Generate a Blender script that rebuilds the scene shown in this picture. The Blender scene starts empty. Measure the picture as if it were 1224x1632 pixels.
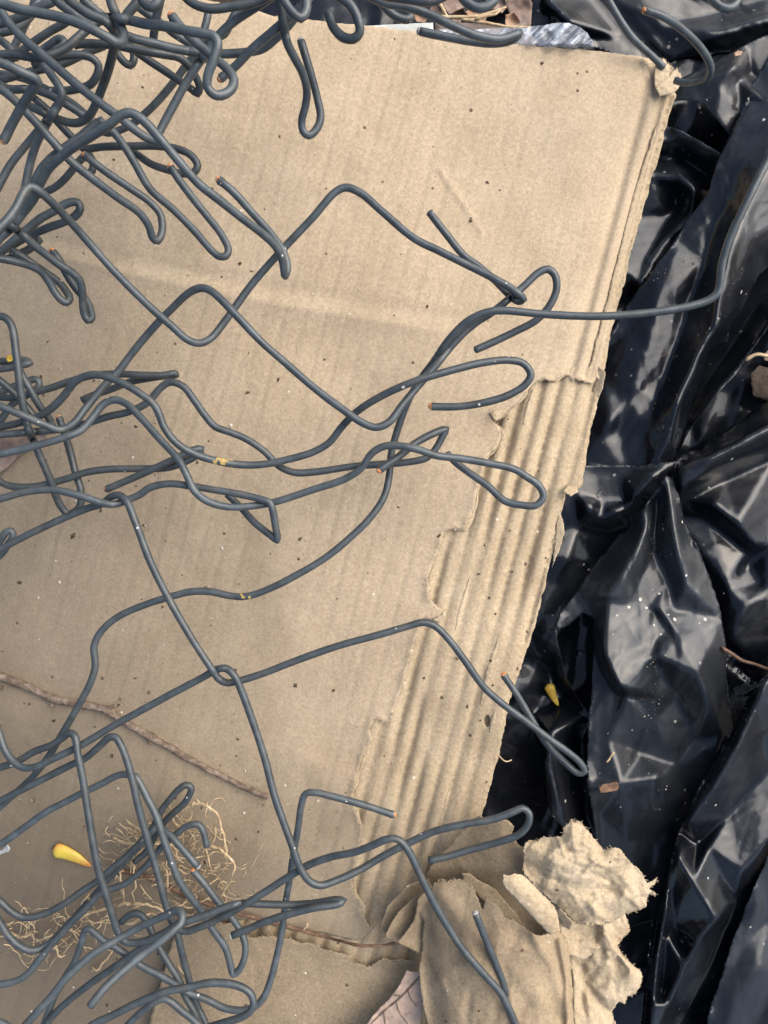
import bpy, bmesh, math, random
import numpy as np
from mathutils import Vector, Matrix
from mathutils.geometry import delaunay_2d_cdt

scn = bpy.context.scene
COL = scn.collection
# ------------------------------------------------------------------ camera, sky, sun, exposure
DIST = 306.0                       # mm from lens to the cardboard
cd = bpy.data.cameras.new('camera')
cam = bpy.data.objects.new('camera', cd)
COL.objects.link(cam)
cam.location = (0, 0, DIST / 1000)
cam.rotation_euler = (0, 0, 0)
cd.sensor_fit = 'VERTICAL'
cd.angle_y = 2 * math.atan(204.0 / DIST)
cd.clip_start = 0.005
cd.clip_end = 50
scn.camera = cam

SUN_EL, SUN_AZ = 46.0, 60.0        # azimuth: degrees from +Y (image top) towards +X (image right)
w = bpy.data.worlds.new('World')
scn.world = w
w.use_nodes = True
nt = w.node_tree
bg = nt.nodes['Background']
sky = nt.nodes.new('ShaderNodeTexSky')
sky.sky_type = 'NISHITA'
sky.sun_disc = False
sky.sun_elevation = math.radians(SUN_EL)
sky.sun_rotation = math.radians(SUN_AZ)
sky.air_density = 1.0
sky.dust_density = 4.0
sky.ozone_density = 1.0
nt.links.new(sky.outputs[0], bg.inputs[0])
bg.inputs[1].default_value = 0.06
sd = bpy.data.lights.new('sun', 'SUN')
sd.energy = 1.15
sd.angle = math.radians(70)
sd.color = (1.0, 0.97, 0.92)
sun = bpy.data.objects.new('sun', sd)
COL.objects.link(sun)
a, e = math.radians(SUN_AZ), math.radians(SUN_EL)
sdir = Vector((math.sin(a) * math.cos(e), math.cos(a) * math.cos(e), math.sin(e)))
sun.rotation_euler = sdir.to_track_quat('Z', 'Y').to_euler()
sun.location = sdir * 3
scn.view_settings.view_transform = 'Standard'
scn.view_settings.look = 'None'
scn.view_settings.gamma = 1
scn.view_settings.exposure = 1.87
scn.view_settings.use_curve_mapping = False

# ------------------------------------------------------------------ helpers
def at(px, py, z):
    """a point z millimetres above the cardboard plane that the camera sees at pixel (px, py) of the 1224 x 1632 photograph; metres"""
    k = 0.25 * (DIST - z) / DIST / 1000.0
    return ((px - 612) * k, -(py - 816) * k, z / 1000.0)

def at_np(px, py, z):
    k = 0.25 * (DIST - z) / DIST / 1000.0
    return np.stack([(px - 612) * k, -(py - 816) * k, z / 1000.0], 1)

def hash2(ix, iy, s):
    h = (ix * 374761393 + iy * 668265263 + s * 974711) & 0x7fffffff
    h = ((h ^ (h >> 13)) * 1274126177) & 0x7fffffff
    h = (h ^ (h >> 16)) & 0xffff
    return h / 32767.5 - 1.0

def vnoise(x, y, s=0):
    x0, y0 = np.floor(x).astype(np.int64), np.floor(y).astype(np.int64)
    fx, fy = x - x0, y - y0
    fx, fy = fx * fx * (3 - 2 * fx), fy * fy * (3 - 2 * fy)
    a = hash2(x0, y0, s); b = hash2(x0 + 1, y0, s); c = hash2(x0, y0 + 1, s); d = hash2(x0 + 1, y0 + 1, s)
    return (a * (1 - fx) + b * fx) * (1 - fy) + (c * (1 - fx) + d * fx) * fy

def fbm(x, y, s=0, o=4):
    t, am, f = 0, 1.0, 1.0
    for i in range(o):
        t = t + am * vnoise(x * f + 17.3 * i, y * f - 9.1 * i, s + i)
        am *= .5; f *= 2.03
    return t / 2

def seg_dist(X, Y, pts, closed=False):
    d = np.full(X.shape, 1e9)
    n = len(pts)
    for i in range(n if closed else n - 1):
        ax, ay = pts[i][:2]; bx, by = pts[(i + 1) % n][:2]
        ux, uy = bx - ax, by - ay
        L = ux * ux + uy * uy + 1e-9
        t = np.clip(((X - ax) * ux + (Y - ay) * uy) / L, 0, 1)
        d = np.minimum(d, np.hypot(X - ax - t * ux, Y - ay - t * uy))
    return d

def inside(X, Y, poly):
    r = np.zeros(X.shape, bool)
    n = len(poly)
    for i in range(n):
        x1, y1 = poly[i]; x2, y2 = poly[(i + 1) % n]
        if y1 == y2: continue
        c = ((y1 > Y) != (y2 > Y)) & (X < (x2 - x1) * (Y - y1) / (y2 - y1) + x1)
        r ^= c
    return r

def jag(poly, step, amp, seed, fine=0.5):
    """resample a closed outline every `step` px and tear it by up to `amp` px"""
    rnd = random.Random(seed)
    out = []
    n = len(poly)
    for i in range(n):
        x1, y1 = poly[i][:2]; x2, y2 = poly[(i + 1) % n][:2]
        L = math.hypot(x2 - x1, y2 - y1)
        m = max(1, int(L / step))
        nx, ny = -(y2 - y1) / (L + 1e-9), (x2 - x1) / (L + 1e-9)
        for k in range(m):
            t = k / m
            x, y = x1 + (x2 - x1) * t, y1 + (y2 - y1) * t
            o = amp * float(vnoise(np.array([x / 14.0]), np.array([y / 14.0]), seed)[0]) * min(1, 4 * t * (1 - t) + .35)
            o += amp * fine * rnd.uniform(-1, 1)
            out.append((x + nx * o, y + ny * o))
    return out

def crumple(X, Y, seed, n, size, amp, box):
    rnd = random.Random(seed)
    Z = np.zeros(X.shape)
    for i in range(n):
        cx, cy = rnd.uniform(box[0], box[2]), rnd.uniform(box[1], box[3])
        th = rnd.uniform(0, math.pi)
        R = size * rnd.uniform(.5, 1.5)
        dx, dy = X - cx, Y - cy
        m = (np.abs(dx) < 2.6 * R) & (np.abs(dy) < 2.6 * R)
        if not m.any(): continue
        dx, dy = dx[m], dy[m]
        t = dx * math.cos(th) + dy * math.sin(th)
        s = -dx * math.sin(th) + dy * math.cos(th)
        k = rnd.uniform(.25, .6)
        prof = np.maximum(0, 1 - np.abs(t) / (R * k)) * np.exp(-(s / R) ** 2)
        tilt = (t / R) * np.exp(-(t * t + s * s) / (R * R))
        Z[m] += amp * rnd.choice((-1, 1)) * rnd.uniform(.4, 1) * (prof + .6 * tilt)
    return Z

def wrinkles(X, Y, seed, n, length, width, amp, ang, spread, box):
    """long narrow folds that run roughly along the angle `ang`, sharp along their crest"""
    rnd = random.Random(seed)
    Z = np.zeros(X.shape)
    for i in range(n):
        cx, cy = rnd.uniform(box[0], box[2]), rnd.uniform(box[1], box[3])
        th = ang + rnd.uniform(-spread, spread)
        L = length * rnd.uniform(.4, 1.4); w_ = width * rnd.uniform(.5, 1.6)
        bend = rnd.uniform(-.25, .25) / L
        dx, dy = X - cx, Y - cy
        s = dx * math.cos(th) + dy * math.sin(th)
        t = -dx * math.sin(th) + dy * math.cos(th) + bend * s * s
        env = np.exp(-(s / L) ** 2)
        a_, b_ = w_, w_ * rnd.uniform(1.5, 4)
        d = np.where(t > 0, t / a_, -t / b_)
        Z += amp * rnd.choice((-.7, 1)) * rnd.uniform(.35, 1) * env * np.exp(-d) * (1 - .25 * np.exp(-(t / 1.6) ** 2))
    return Z

def facets(X, Y, ctl):
    """height field of flat facets that meet in creases along the given polylines of (x, y, z)"""
    vs, es, zs = [], [], []
    for pl in ctl:
        for i, p in enumerate(pl):
            vs.append(Vector((p[0], p[1]))); zs.append(p[2])
            if i: es.append((len(vs) - 2, len(vs) - 1))
    r = delaunay_2d_cdt(vs, es, [], 0, 1e-4)
    V = np.array([(v.x, v.y) for v in r[0]])
    ZZ = np.array([np.mean([zs[k] for k in o]) if o else np.nan for o in r[3]])
    bad = np.isnan(ZZ)
    for i in np.where(bad)[0]:
        d = np.hypot(*(V - V[i]).T); d[bad] = 1e9
        o = np.argsort(d)[:2]
        wt = 1 / (d[o] + 1e-6); ZZ[i] = (ZZ[o] * wt).sum() / wt.sum()
    Z = np.full(X.shape, np.nan)
    for f in r[2]:
        for q in range(1, len(f) - 1):
            i, j, k = f[0], f[q], f[q + 1]
            (x1, y1), (x2, y2), (x3, y3) = V[i], V[j], V[k]
            D = (y2 - y3) * (x1 - x3) + (x3 - x2) * (y1 - y3)
            if abs(D) < 1e-9: continue
            l1 = ((y2 - y3) * (X - x3) + (x3 - x2) * (Y - y3)) / D
            l2 = ((y3 - y1) * (X - x3) + (x1 - x3) * (Y - y3)) / D
            l3 = 1 - l1 - l2
            m = (l1 >= -1e-6) & (l2 >= -1e-6) & (l3 >= -1e-6)
            Z[m] = (l1 * ZZ[i] + l2 * ZZ[j] + l3 * ZZ[k])[m]
    m = np.isnan(Z)
    if m.any():
        best = np.full(m.sum(), 1e18); val = np.zeros(m.sum())
        for i in range(len(V)):
            d = (X[m] - V[i][0]) ** 2 + (Y[m] - V[i][1]) ** 2
            s = d < best
            best[s] = d[s]; val[s] = ZZ[i]
        Z[m] = val
    return Z

def tag(o, label, cat, group=None, kind=None):
    if label: o['label'] = label
    if cat: o['category'] = cat
    if group: o['group'] = group
    if kind: o['kind'] = kind
    return o

def empty(name, loc):
    o = bpy.data.objects.new(name, None)
    o.empty_display_size = .01
    o.location = loc
    COL.objects.link(o)
    return o

def link(name, verts, faces, mat, parent=None, smooth=True, origin=None):
    """one mesh object; verts in world metres, moved to the origin of the object or of its parent"""
    V = np.asarray(verts, dtype=float)
    if parent is not None:
        org = np.array(parent['org'])
    else:
        org = np.array(origin) if origin is not None else np.array([V[:, 0].mean(), V[:, 1].mean(), V[:, 2].min()])
    me = bpy.data.meshes.new(name)
    me.from_pydata((V - org).tolist(), [], faces)
    if smooth: me.polygons.foreach_set('use_smooth', [True] * len(me.polygons))
    for m in (mat if isinstance(mat, (list, tuple)) else [mat]): me.materials.append(m)
    me.update()
    o = bpy.data.objects.new(name, me)
    COL.objects.link(o)
    if parent is not None: o.parent = parent
    else: o.location = org.tolist()
    o['org'] = org.tolist()
    return o

def thing(name, loc):
    o = empty(name, loc)
    o['org'] = list(loc)
    return o

def sheet(name, poly, zf, mat, step=5, parent=None, thick=0.0, holes=(), smooth=True):
    P = np.array(poly)
    x0, y0 = P.min(0); x1, y1 = P.max(0)
    gx, gy = np.meshgrid(np.arange(x0, x1, step), np.arange(y0, y1, step * .92))
    gx = gx + (np.arange(gx.shape[0])[:, None] % 2) * step * .5
    rs = np.random.RandomState(len(poly))
    X = gx.ravel() + rs.uniform(-.18, .18, gx.size) * step
    Y = gy.ravel() + rs.uniform(-.18, .18, gx.size) * step
    m = inside(X, Y, poly)
    X, Y = X[m], Y[m]
    keep = seg_dist(X, Y, poly, True) > step * .45
    for h in holes: keep &= ~inside(X, Y, h) & (seg_dist(X, Y, h, True) > step * .3)
    X, Y = X[keep], Y[keep]
    n = len(poly)
    vs = [Vector(p) for p in poly]
    fl = [list(range(n))]
    es = []
    for h in holes:
        b = len(vs)
        vs += [Vector(p) for p in h]
        es += [(b + i, b + (i + 1) % len(h)) for i in range(len(h))]
    vs += [Vector((float(x), float(y))) for x, y in zip(X, Y)]
    r = delaunay_2d_cdt(vs, es, fl, 1, 1e-5)
    V = np.array([(v.x, v.y) for v in r[0]])
    F = [list(f) for f in r[2]]
    if holes:
        C = np.array([V[f].mean(0) for f in F])
        bad = np.zeros(len(F), bool)
        for h in holes: bad |= inside(C[:, 0], C[:, 1], h)
        F = [f for f, b in zip(F, bad) if not b]
    F = [f[::-1] if ((V[f[1]][0] - V[f[0]][0]) * (V[f[2]][1] - V[f[0]][1]) - (V[f[1]][1] - V[f[0]][1]) * (V[f[2]][0] - V[f[0]][0])) > 0 else f for f in F]
    Z = zf(V[:, 0], V[:, 1])
    o = link(name, at_np(V[:, 0], V[:, 1], Z), F, mat, parent, smooth)
    if thick:
        s = o.modifiers.new('thickness', 'SOLIDIFY')
        s.thickness = thick / 1000
        s.offset = -1
    return o

def spline(P, per=6.0):
    """Catmull-Rom (centripetal-ish) through points of any dimension, resampled about every `per` units"""
    P = [np.array(p, float) for p in P]
    P = [2 * P[0] - P[1]] + P + [2 * P[-1] - P[-2]]
    out = []
    for i in range(1, len(P) - 2):
        p0, p1, p2, p3 = P[i - 1:i + 3]
        t1 = max(1e-3, np.linalg.norm((p1 - p0)[:2])) ** .5
        t2 = max(1e-3, np.linalg.norm((p2 - p1)[:2])) ** .5
        t3 = max(1e-3, np.linalg.norm((p3 - p2)[:2])) ** .5
        m1 = t2 * ((p1 - p0) / t1 - (p2 - p0) / (t1 + t2) + (p2 - p1) / t2)
        m2 = t2 * ((p2 - p1) / t2 - (p3 - p1) / (t2 + t3) + (p3 - p2) / t3)
        n = max(2, int(np.linalg.norm((p2 - p1)[:2]) / per + .5))
        for k in range(n):
            t = k / n
            out.append((2 * t ** 3 - 3 * t ** 2 + 1) * p1 + (t ** 3 - 2 * t ** 2 + t) * m1 + (-2 * t ** 3 + 3 * t ** 2) * p2 + (t ** 3 - t ** 2) * m2)
    out.append(P[-2])
    return np.array(out)

def tube(path, rad, sides=10, caps=(True, True), wob=0, seed=0):
    """verts, faces of a swept tube; path in metres, rad a number or a list"""
    path = np.asarray(path, float)
    n = len(path)
    rad = np.full(n, rad, float) if np.isscalar(rad) else np.asarray(rad, float)
    T = np.gradient(path, axis=0)
    T /= np.linalg.norm(T, axis=1)[:, None] + 1e-12
    rs = np.random.RandomState(seed)
    up = np.array([0, 0, 1.0]) if abs(T[0][2]) < .9 else np.array([1.0, 0, 0])
    N = np.cross(T[0], up); N /= np.linalg.norm(N)
    V, F = [], []
    for i in range(n):
        N = N - T[i] * np.dot(N, T[i]); N /= np.linalg.norm(N) + 1e-12
        B = np.cross(T[i], N)
        for k in range(sides):
            a = 2 * math.pi * k / sides
            r = rad[i] * (1 + (wob * rs.uniform(-1, 1) if wob else 0))
            V.append(path[i] + r * (math.cos(a) * N + math.sin(a) * B))
        if i:
            b0, b1 = (i - 1) * sides, i * sides
            for k in range(sides):
                k2 = (k + 1) % sides
                F.append([b0 + k, b0 + k2, b1 + k2, b1 + k])
    for c, (b, p, s) in zip(caps, ((0, path[0] - T[0] * rad[0] * .35, -1), ((n - 1) * sides, path[-1] + T[-1] * rad[-1] * .35, 1))):
        if c:
            V.append(p)
            q = len(V) - 1
            for k in range(sides):
                k2 = (k + 1) % sides
                F.append([b + k, b + k2, q] if s > 0 else [b + k2, b + k, q])
    return V, F

# ------------------------------------------------------------------ materials
def mat_new(name):
    m = bpy.data.materials.new(name)
    m.use_nodes = True
    t = m.node_tree
    return m, t, t.nodes['Principled BSDF']

def nd(t, typ, **kw):
    n = t.nodes.new('ShaderNode' + typ)
    for k, v in kw.items():
        if k.startswith('i_'): n.inputs[k[2:].replace('_', ' ')].default_value = v
        else: setattr(n, k, v)
    return n

def coords(t, scale=(1, 1, 1), rot=(0, 0, 0)):
    tc = nd(t, 'TexCoord')
    mp = nd(t, 'Mapping')
    mp.vector_type = 'TEXTURE'      # rotates first, then scales, so grain can run along any direction
    mp.inputs['Scale'].default_value = [1.0 / q for q in scale]
    mp.inputs['Rotation'].default_value = rot
    t.links.new(tc.outputs['Object'], mp.inputs['Vector'])
    return mp.outputs[0]

def noise(t, vec, scale, detail=4, rough=.55, dist=0):
    n = nd(t, 'TexNoise')
    n.inputs['Scale'].default_value = scale
    n.inputs['Detail'].default_value = detail
    n.inputs['Roughness'].default_value = rough
    n.inputs['Distortion'].default_value = dist
    t.links.new(vec, n.inputs['Vector'])
    return n.outputs['Fac']

def ramp(t, fac, stops):
    r = nd(t, 'ValToRGB')
    el = r.color_ramp.elements
    while len(el) > 1: el.remove(el[-1])
    for i, (p, c) in enumerate(stops):
        e_ = el[0] if i == 0 else el.new(p)
        e_.position = p
        e_.color = (*c, 1) if len(c) == 3 else c
    t.links.new(fac, r.inputs[0])
    return r.outputs[0]

def mix(t, fac, a, b, mode='MIX'):
    m = nd(t, 'Mix', data_type='RGBA', blend_type=mode)
    for s, v in ((m.inputs[0], fac), (m.inputs[6], a), (m.inputs[7], b)):
        if hasattr(v, 'is_linked'): t.links.new(v, s)
        elif isinstance(v, (int, float)): s.default_value = v
        else: s.default_value = (*v, 1)
    return m.outputs[2]

def bump(t, h, dist, strength=1.0, normal=None):
    b = nd(t, 'Bump')
    b.inputs['Distance'].default_value = dist
    b.inputs['Strength'].default_value = strength
    t.links.new(h, b.inputs['Height'])
    if normal is not None: t.links.new(normal, b.inputs['Normal'])
    return b.outputs[0]

def spots(t, vec, scale, size, density):
    """0..1 mask of scattered specks: Voronoi cells whose random value passes `density`"""
    v = nd(t, 'TexVoronoi')
    v.inputs['Scale'].default_value = scale
    t.links.new(vec, v.inputs['Vector'])
    sep = nd(t, 'SeparateColor')
    t.links.new(v.outputs['Color'], sep.inputs[0])
    a = nd(t, 'Math', operation='LESS_THAN'); a.inputs[1].default_value = density
    t.links.new(sep.outputs[0], a.inputs[0])
    sz = nd(t, 'Math', operation='MULTIPLY'); sz.inputs[1].default_value = size
    t.links.new(sep.outputs[1], sz.inputs[0])
    b = nd(t, 'Math', operation='LESS_THAN')
    t.links.new(v.outputs['Distance'], b.inputs[0]); t.links.new(sz.outputs[0], b.inputs[1])
    c = nd(t, 'Math', operation='MULTIPLY')
    t.links.new(a.outputs[0], c.inputs[0]); t.links.new(b.outputs[0], c.inputs[1])
    return c.outputs[0]

FL = math.radians(-15)             # direction of the flutes

def kraft(name, base, pale, dark, speck=.10, grain=.00012, stain=0.0, soil=False):
    m, t, b = mat_new(name)
    v = coords(t)
    vf = coords(t, (1, .18, 1), (0, 0, math.radians(-35)))
    vg = coords(t, (1, .18, 1), (0, 0, math.radians(50)))
    big = noise(t, v, 45, 5, .6)
    c = ramp(t, big, [(.30, dark), (.52, base), (.75, pale)])
    fine = noise(t, v, 800, 5, .72)
    c = mix(t, .5, c, ramp(t, fine, [(.31, tuple(x * .8 for x in dark)), (.5, base), (.69, tuple(x * 1.14 for x in pale))]))
    fib = noise(t, vf, 2300, 3, .6)
    fib2 = noise(t, vg, 2000, 3, .6)
    lf = ramp(t, fib, [(.60, (0, 0, 0)), (.70, (1, 1, 1))])
    df = ramp(t, fib2, [(.62, (0, 0, 0)), (.73, (1, 1, 1))])
    m1 = nd(t, 'Math', operation='MULTIPLY'); m1.inputs[1].default_value = .5
    t.links.new(lf, m1.inputs[0])
    c = mix(t, m1.outputs[0], c, tuple(min(.8, x * 1.35) for x in pale))
    m2 = nd(t, 'Math', operation='MULTIPLY'); m2.inputs[1].default_value = .5
    t.links.new(df, m2.inputs[0])
    c = mix(t, m2.outputs[0], c, tuple(x * .62 for x in dark))
    if stain:
        st = ramp(t, noise(t, v, 16, 6, .65, .8), [(.52, (0, 0, 0)), (.66, (1, 1, 1))])
        m3 = nd(t, 'Math', operation='MULTIPLY'); m3.inputs[1].default_value = stain
        t.links.new(st, m3.inputs[0])
        c = mix(t, m3.outputs[0], c, tuple(x * .55 for x in dark))
    if soil:
        # rain and soil have soaked the sheet from its lower left corner; the edge of the damp is blotchy
        sp = nd(t, 'SeparateXYZ'); tc = nd(t, 'TexCoord'); t.links.new(tc.outputs['Object'], sp.inputs[0])
        def ma(op, a_, b_):
            q = nd(t, 'Math', operation=op)
            for s_, x_ in zip(q.inputs, (a_, b_)):
                if isinstance(x_, (int, float)): s_.default_value = x_
                else: t.links.new(x_, s_)
            return q.outputs[0]
        k_ = ma('ADD', ma('MULTIPLY', sp.outputs[0], -4.0), ma('MULTIPLY', sp.outputs[1], -2.2))
        k_ = ma('ADD', k_, .477 - .42)
        k_ = ma('ADD', k_, ma('MULTIPLY', noise(t, v, 14, 6, .62, .6), .55))
        k_ = ma('ADD', k_, ma('MULTIPLY', noise(t, v, 160, 4, .7), .30))
        kk = ramp(t, k_, [(.10, (0, 0, 0)), (.42, (.34, .34, .34)), (.75, (.62, .62, .62)), (1.0, (.86, .86, .86))])
        c = mix(t, kk, c, tuple(x * .34 * y for x, y in zip(base, (1, 1.02, 1.08))))
    s1 = spots(t, v, 260, .22, speck)
    c = mix(t, s1, c, (.12, .08, .05))
    s2 = spots(t, coords(t, (1, 1, 1), (0, 0, .5)), 330, .2, speck * .8)
    c = mix(t, s2, c, (.62, .55, .44))
    t.links.new(c, b.inputs['Base Color'])
    b.inputs['Roughness'].default_value = .92
    b.inputs['Specular IOR Level'].default_value = .18
    n1 = bump(t, fine, grain * 3, .5)
    n2 = bump(t, fib, grain, .6, n1)
    t.links.new(n2, b.inputs['Normal'])
    return m

M = {}
M['liner'] = kraft('kraft_liner', (.41, .319, .214), (.485, .387, .270), (.32, .243, .158), speck=.035, stain=.12, soil=True)
M['medium'] = kraft('kraft_fluting', (.385, .30, .195), (.475, .38, .26), (.27, .20, .125), speck=.04, stain=.35)
M['torn'] = kraft('torn_kraft_paper', (.41, .325, .215), (.50, .41, .29), (.29, .208, .125), speck=.03, grain=.0003, stain=.34)
M['damp'] = kraft('damp_kraft_paper', (.29, .222, .143), (.355, .278, .184), (.20, .148, .094), speck=.06, stain=.4)

def wire_mat():
    m, t, b = mat_new('slate_grey_coating')
    v = coords(t)
    c = ramp(t, noise(t, v, 220, 4), [(.3, (.034, .042, .046)), (.55, (.054, .066, .072)), (.8, (.082, .096, .103))])
    sc = noise(t, coords(t, (1, .35, 1), (.3, .4, .7)), 1500, 4, .75)
    mk = ramp(t, sc, [(.66, (0, 0, 0)), (.76, (1, 1, 1))])
    mm = nd(t, 'Math', operation='MULTIPLY'); mm.inputs[1].default_value = .42
    t.links.new(mk, mm.inputs[0])
    c = mix(t, mm.outputs[0], c, (.2, .22, .24))
    oi = nd(t, 'ObjectInfo')
    pr = nd(t, 'MapRange'); pr.inputs[3].default_value = .72; pr.inputs[4].default_value = 1.22
    t.links.new(oi.outputs['Random'], pr.inputs[0])
    hv = nd(t, 'HueSaturation'); t.links.new(pr.outputs[0], hv.inputs['Value']); t.links.new(c, hv.inputs['Color'])
    c = hv.outputs[0]
    dirt = ramp(t, noise(t, v, 130, 5, .7), [(.54, (0, 0, 0)), (.70, (.55, .55, .55))])
    c = mix(t, dirt, c, (.085, .078, .066))
    c = mix(t, spots(t, v, 420, .25, .05), c, (.45, .43, .38))
    t.links.new(c, b.inputs['Base Color'])
    r = nd(t, 'MapRange')
    r.inputs[3].default_value = .30; r.inputs[4].default_value = .52
    t.links.new(sc, r.inputs[0]); t.links.new(r.outputs[0], b.inputs['Roughness'])
    b.inputs['Specular IOR Level'].default_value = .5
    t.links.new(bump(t, sc, .00014, .6), b.inputs['Normal'])
    return m
M['wire'] = wire_mat()

def simple(name, stops, scale, rough=.7, bd=.0002, spec=.3, detail=5):
    m, t, b = mat_new(name)
    f = noise(t, coords(t), scale, detail, .65)
    t.links.new(ramp(t, f, stops), b.inputs['Base Color'])
    b.inputs['Roughness'].default_value = rough
    b.inputs['Specular IOR Level'].default_value = spec
    if bd: t.links.new(bump(t, f, bd, .8), b.inputs['Normal'])
    return m
M['rust'] = simple('rusty_cut_steel', [(.3, (.30, .09, .02)), (.5, (.55, .22, .07)), (.68, (.72, .48, .32))], 900, .5)
M['steel'] = simple('grey_cut_steel', [(.35, (.18, .18, .18)), (.65, (.5, .48, .45))], 900, .4)
M['scuff'] = simple('rust_stain', [(.35, (.16, .10, .04)), (.5, (.36, .24, .07)), (.65, (.48, .38, .17))], 700, .8)
M['bark'] = simple('grey_brown_bark', [(.3, (.07, .048, .035)), (.5, (.16, .115, .085)), (.7, (.30, .24, .19))], 320, .9, .0006)
M['redbark'] = simple('reddish_bark', [(.3, (.075, .042, .026)), (.55, (.165, .095, .058)), (.75, (.30, .20, .13))], 300, .8, .0004)
M['root'] = simple('dry_root', [(.3, (.27, .18, .095)), (.55, (.52, .39, .235)), (.75, (.68, .55, .37))], 300, .85, .0003)
M['leafbrown'] = simple('brown_dry_leaf', [(.3, (.10, .065, .05)), (.55, (.20, .14, .11)), (.75, (.32, .25, .21))], 90, .75, .0005)
M['leaftan'] = simple('tan_dry_leaf', [(.3, (.24, .14, .08)), (.55, (.38, .25, .17)), (.75, (.5, .37, .28))], 80, .75, .0005)
M['soil'] = simple('dark_soil', [(.3, (.02, .015, .011)), (.55, (.05, .037, .027)), (.75, (.09, .07, .055))], 60, .95, .004)
M['crumb'] = simple('brown_crumb', [(.4, (.05, .032, .02)), (.6, (.13, .09, .06))], 300, .9, 0)
M['palecrumb'] = simple('pale_crumb', [(.4, (.28, .24, .18)), (.6, (.5, .45, .37))], 300, .9, 0)
M['card'] = simple('white_card', [(.3, (.36, .37, .34)), (.7, (.48, .49, .46))], 120, .6, .0001)
M['browncard'] = simple('brown_card', [(.3, (.10, .075, .06)), (.7, (.17, .13, .105))], 120, .7, .0002)

def plastic(name, dust=.12, r0=.2, r1=.4, base=(.0045, .0056, .0085)):
    m, t, b = mat_new(name)
    v = coords(t)
    big = noise(t, v, 26, 5, .6, .4)
    fine = noise(t, v, 900, 4, .7)
    d = ramp(t, big, [(.5, (0, 0, 0)), (.78, (1, 1, 1))])
    df = nd(t, 'Math', operation='MULTIPLY')
    t.links.new(d, df.inputs[0]); t.links.new(fine, df.inputs[1])
    dm = nd(t, 'Math', operation='MULTIPLY'); dm.inputs[1].default_value = dust
    t.links.new(df.outputs[0], dm.inputs[0])
    c = mix(t, dm.outputs[0], base, (.30, .31, .33))
    cl = ramp(t, noise(t, v, 18, 3, .6), [(.46, (0, 0, 0)), (.62, (1, 1, 1))])
    s = spots(t, v, 380, .30, .09)
    sm = nd(t, 'Math', operation='MULTIPLY')
    t.links.new(s, sm.inputs[0]); t.links.new(cl, sm.inputs[1])
    c = mix(t, sm.outputs[0], c, (.50, .47, .40))
    s2 = spots(t, coords(t, (1, 1, 1), (0, 0, .7)), 220, .12, .05)
    c = mix(t, s2, c, (.25, .24, .22))
    t.links.new(c, b.inputs['Base Color'])
    r = nd(t, 'MapRange')
    r.inputs[1].default_value = .3; r.inputs[2].default_value = .75
    r.inputs[3].default_value = r0; r.inputs[4].default_value = r1
    t.links.new(big, r.inputs[0]); t.links.new(r.outputs[0], b.inputs['Roughness'])
    b.inputs['Specular IOR Level'].default_value = .32
    b.inputs['Coat Weight'].default_value = .35; b.inputs['Coat Roughness'].default_value = .07; b.inputs['Coat IOR'].default_value = 1.45
    n1 = bump(t, noise(t, v, 55, 3, .5, 1.2), .0030, .10)
    n2 = bump(t, noise(t, coords(t, (1, .35, 1), (0, 0, .6)), 210, 3, .55, .8), .0006, .10, n1)
    t.links.new(n2, b.inputs['Normal'])
    return m
M['bag'] = plastic('black_polythene')
M['baggrey'] = plastic('dusty_black_polythene', dust=.22, r0=.27, r1=.46, base=(.011, .013, .016))
# ------------------------------------------------------------------ ground
def zground(X, Y): return -75 + 6 * fbm(X / 160, Y / 160, 5)
G = 240
gx, gy = np.meshgrid(np.linspace(-1, 1, G), np.linspace(-1, 1, G))
gx, gy = np.sign(gx) * np.abs(gx) ** 2.2 * 6, np.sign(gy) * np.abs(gy) ** 2.2 * 6
gz = -.15 + .008 * fbm(gx.ravel() * 30, gy.ravel() * 30, 3) + .06 * fbm(gx.ravel() * 1.3, gy.ravel() * 1.3, 8) * np.clip(np.hypot(gx.ravel(), gy.ravel()) - .5, 0, 1)
gi = np.arange(G * G).reshape(G, G)
gf = np.stack([gi[:-1, :-1], gi[:-1, 1:], gi[1:, 1:], gi[1:, :-1]], -1).reshape(-1, 4)
g = link('ground', np.stack([gx.ravel(), gy.ravel(), gz], 1), gf.tolist(), M['soil'])
tag(g, None, None, kind='structure')

# ------------------------------------------------------------------ cardboard
FX, FY = math.cos(math.radians(15)), math.sin(math.radians(15))
KF = 2 * math.pi / 26.5
def sstep(t):
    t = np.clip(t, 0, 1)
    return t * t * (3 - 2 * t)
CREASE = [(-200, 360), (60, 398), (200, 435), (430, 482), (560, 503), (690, 525), (830, 545)]
def zc(X, Y):
    """height of the plane of the fluting's crests, mm"""
    t = np.clip((830 - X * 1.0 + (Y - 816) * .42) / 1000, 0, 1.35)
    z = -32 * t ** 2 - 4 * sstep((X - 900) / 160) 
    z += 2.2 * fbm(X / 260, Y / 260, 21, 3)
    d = np.interp(X, [p[0] for p in CREASE], [p[1] for p in CREASE])
    fade = sstep((880 - X) / 250)
    z += fade * (1.5 * np.exp(-np.abs(Y - d) / 26) * np.where(Y > d, 1.0, .9) - .6 * np.exp(-((Y - d + 22) / 13) ** 2))
    return z
def flute(X, Y):
    u = X * FX + Y * FY
    u = u + 1.6 * fbm(X / 120, Y / 400, 31, 2)
    return 2 * np.abs(np.cos(u * KF / 2)) ** .75 - 1
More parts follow.
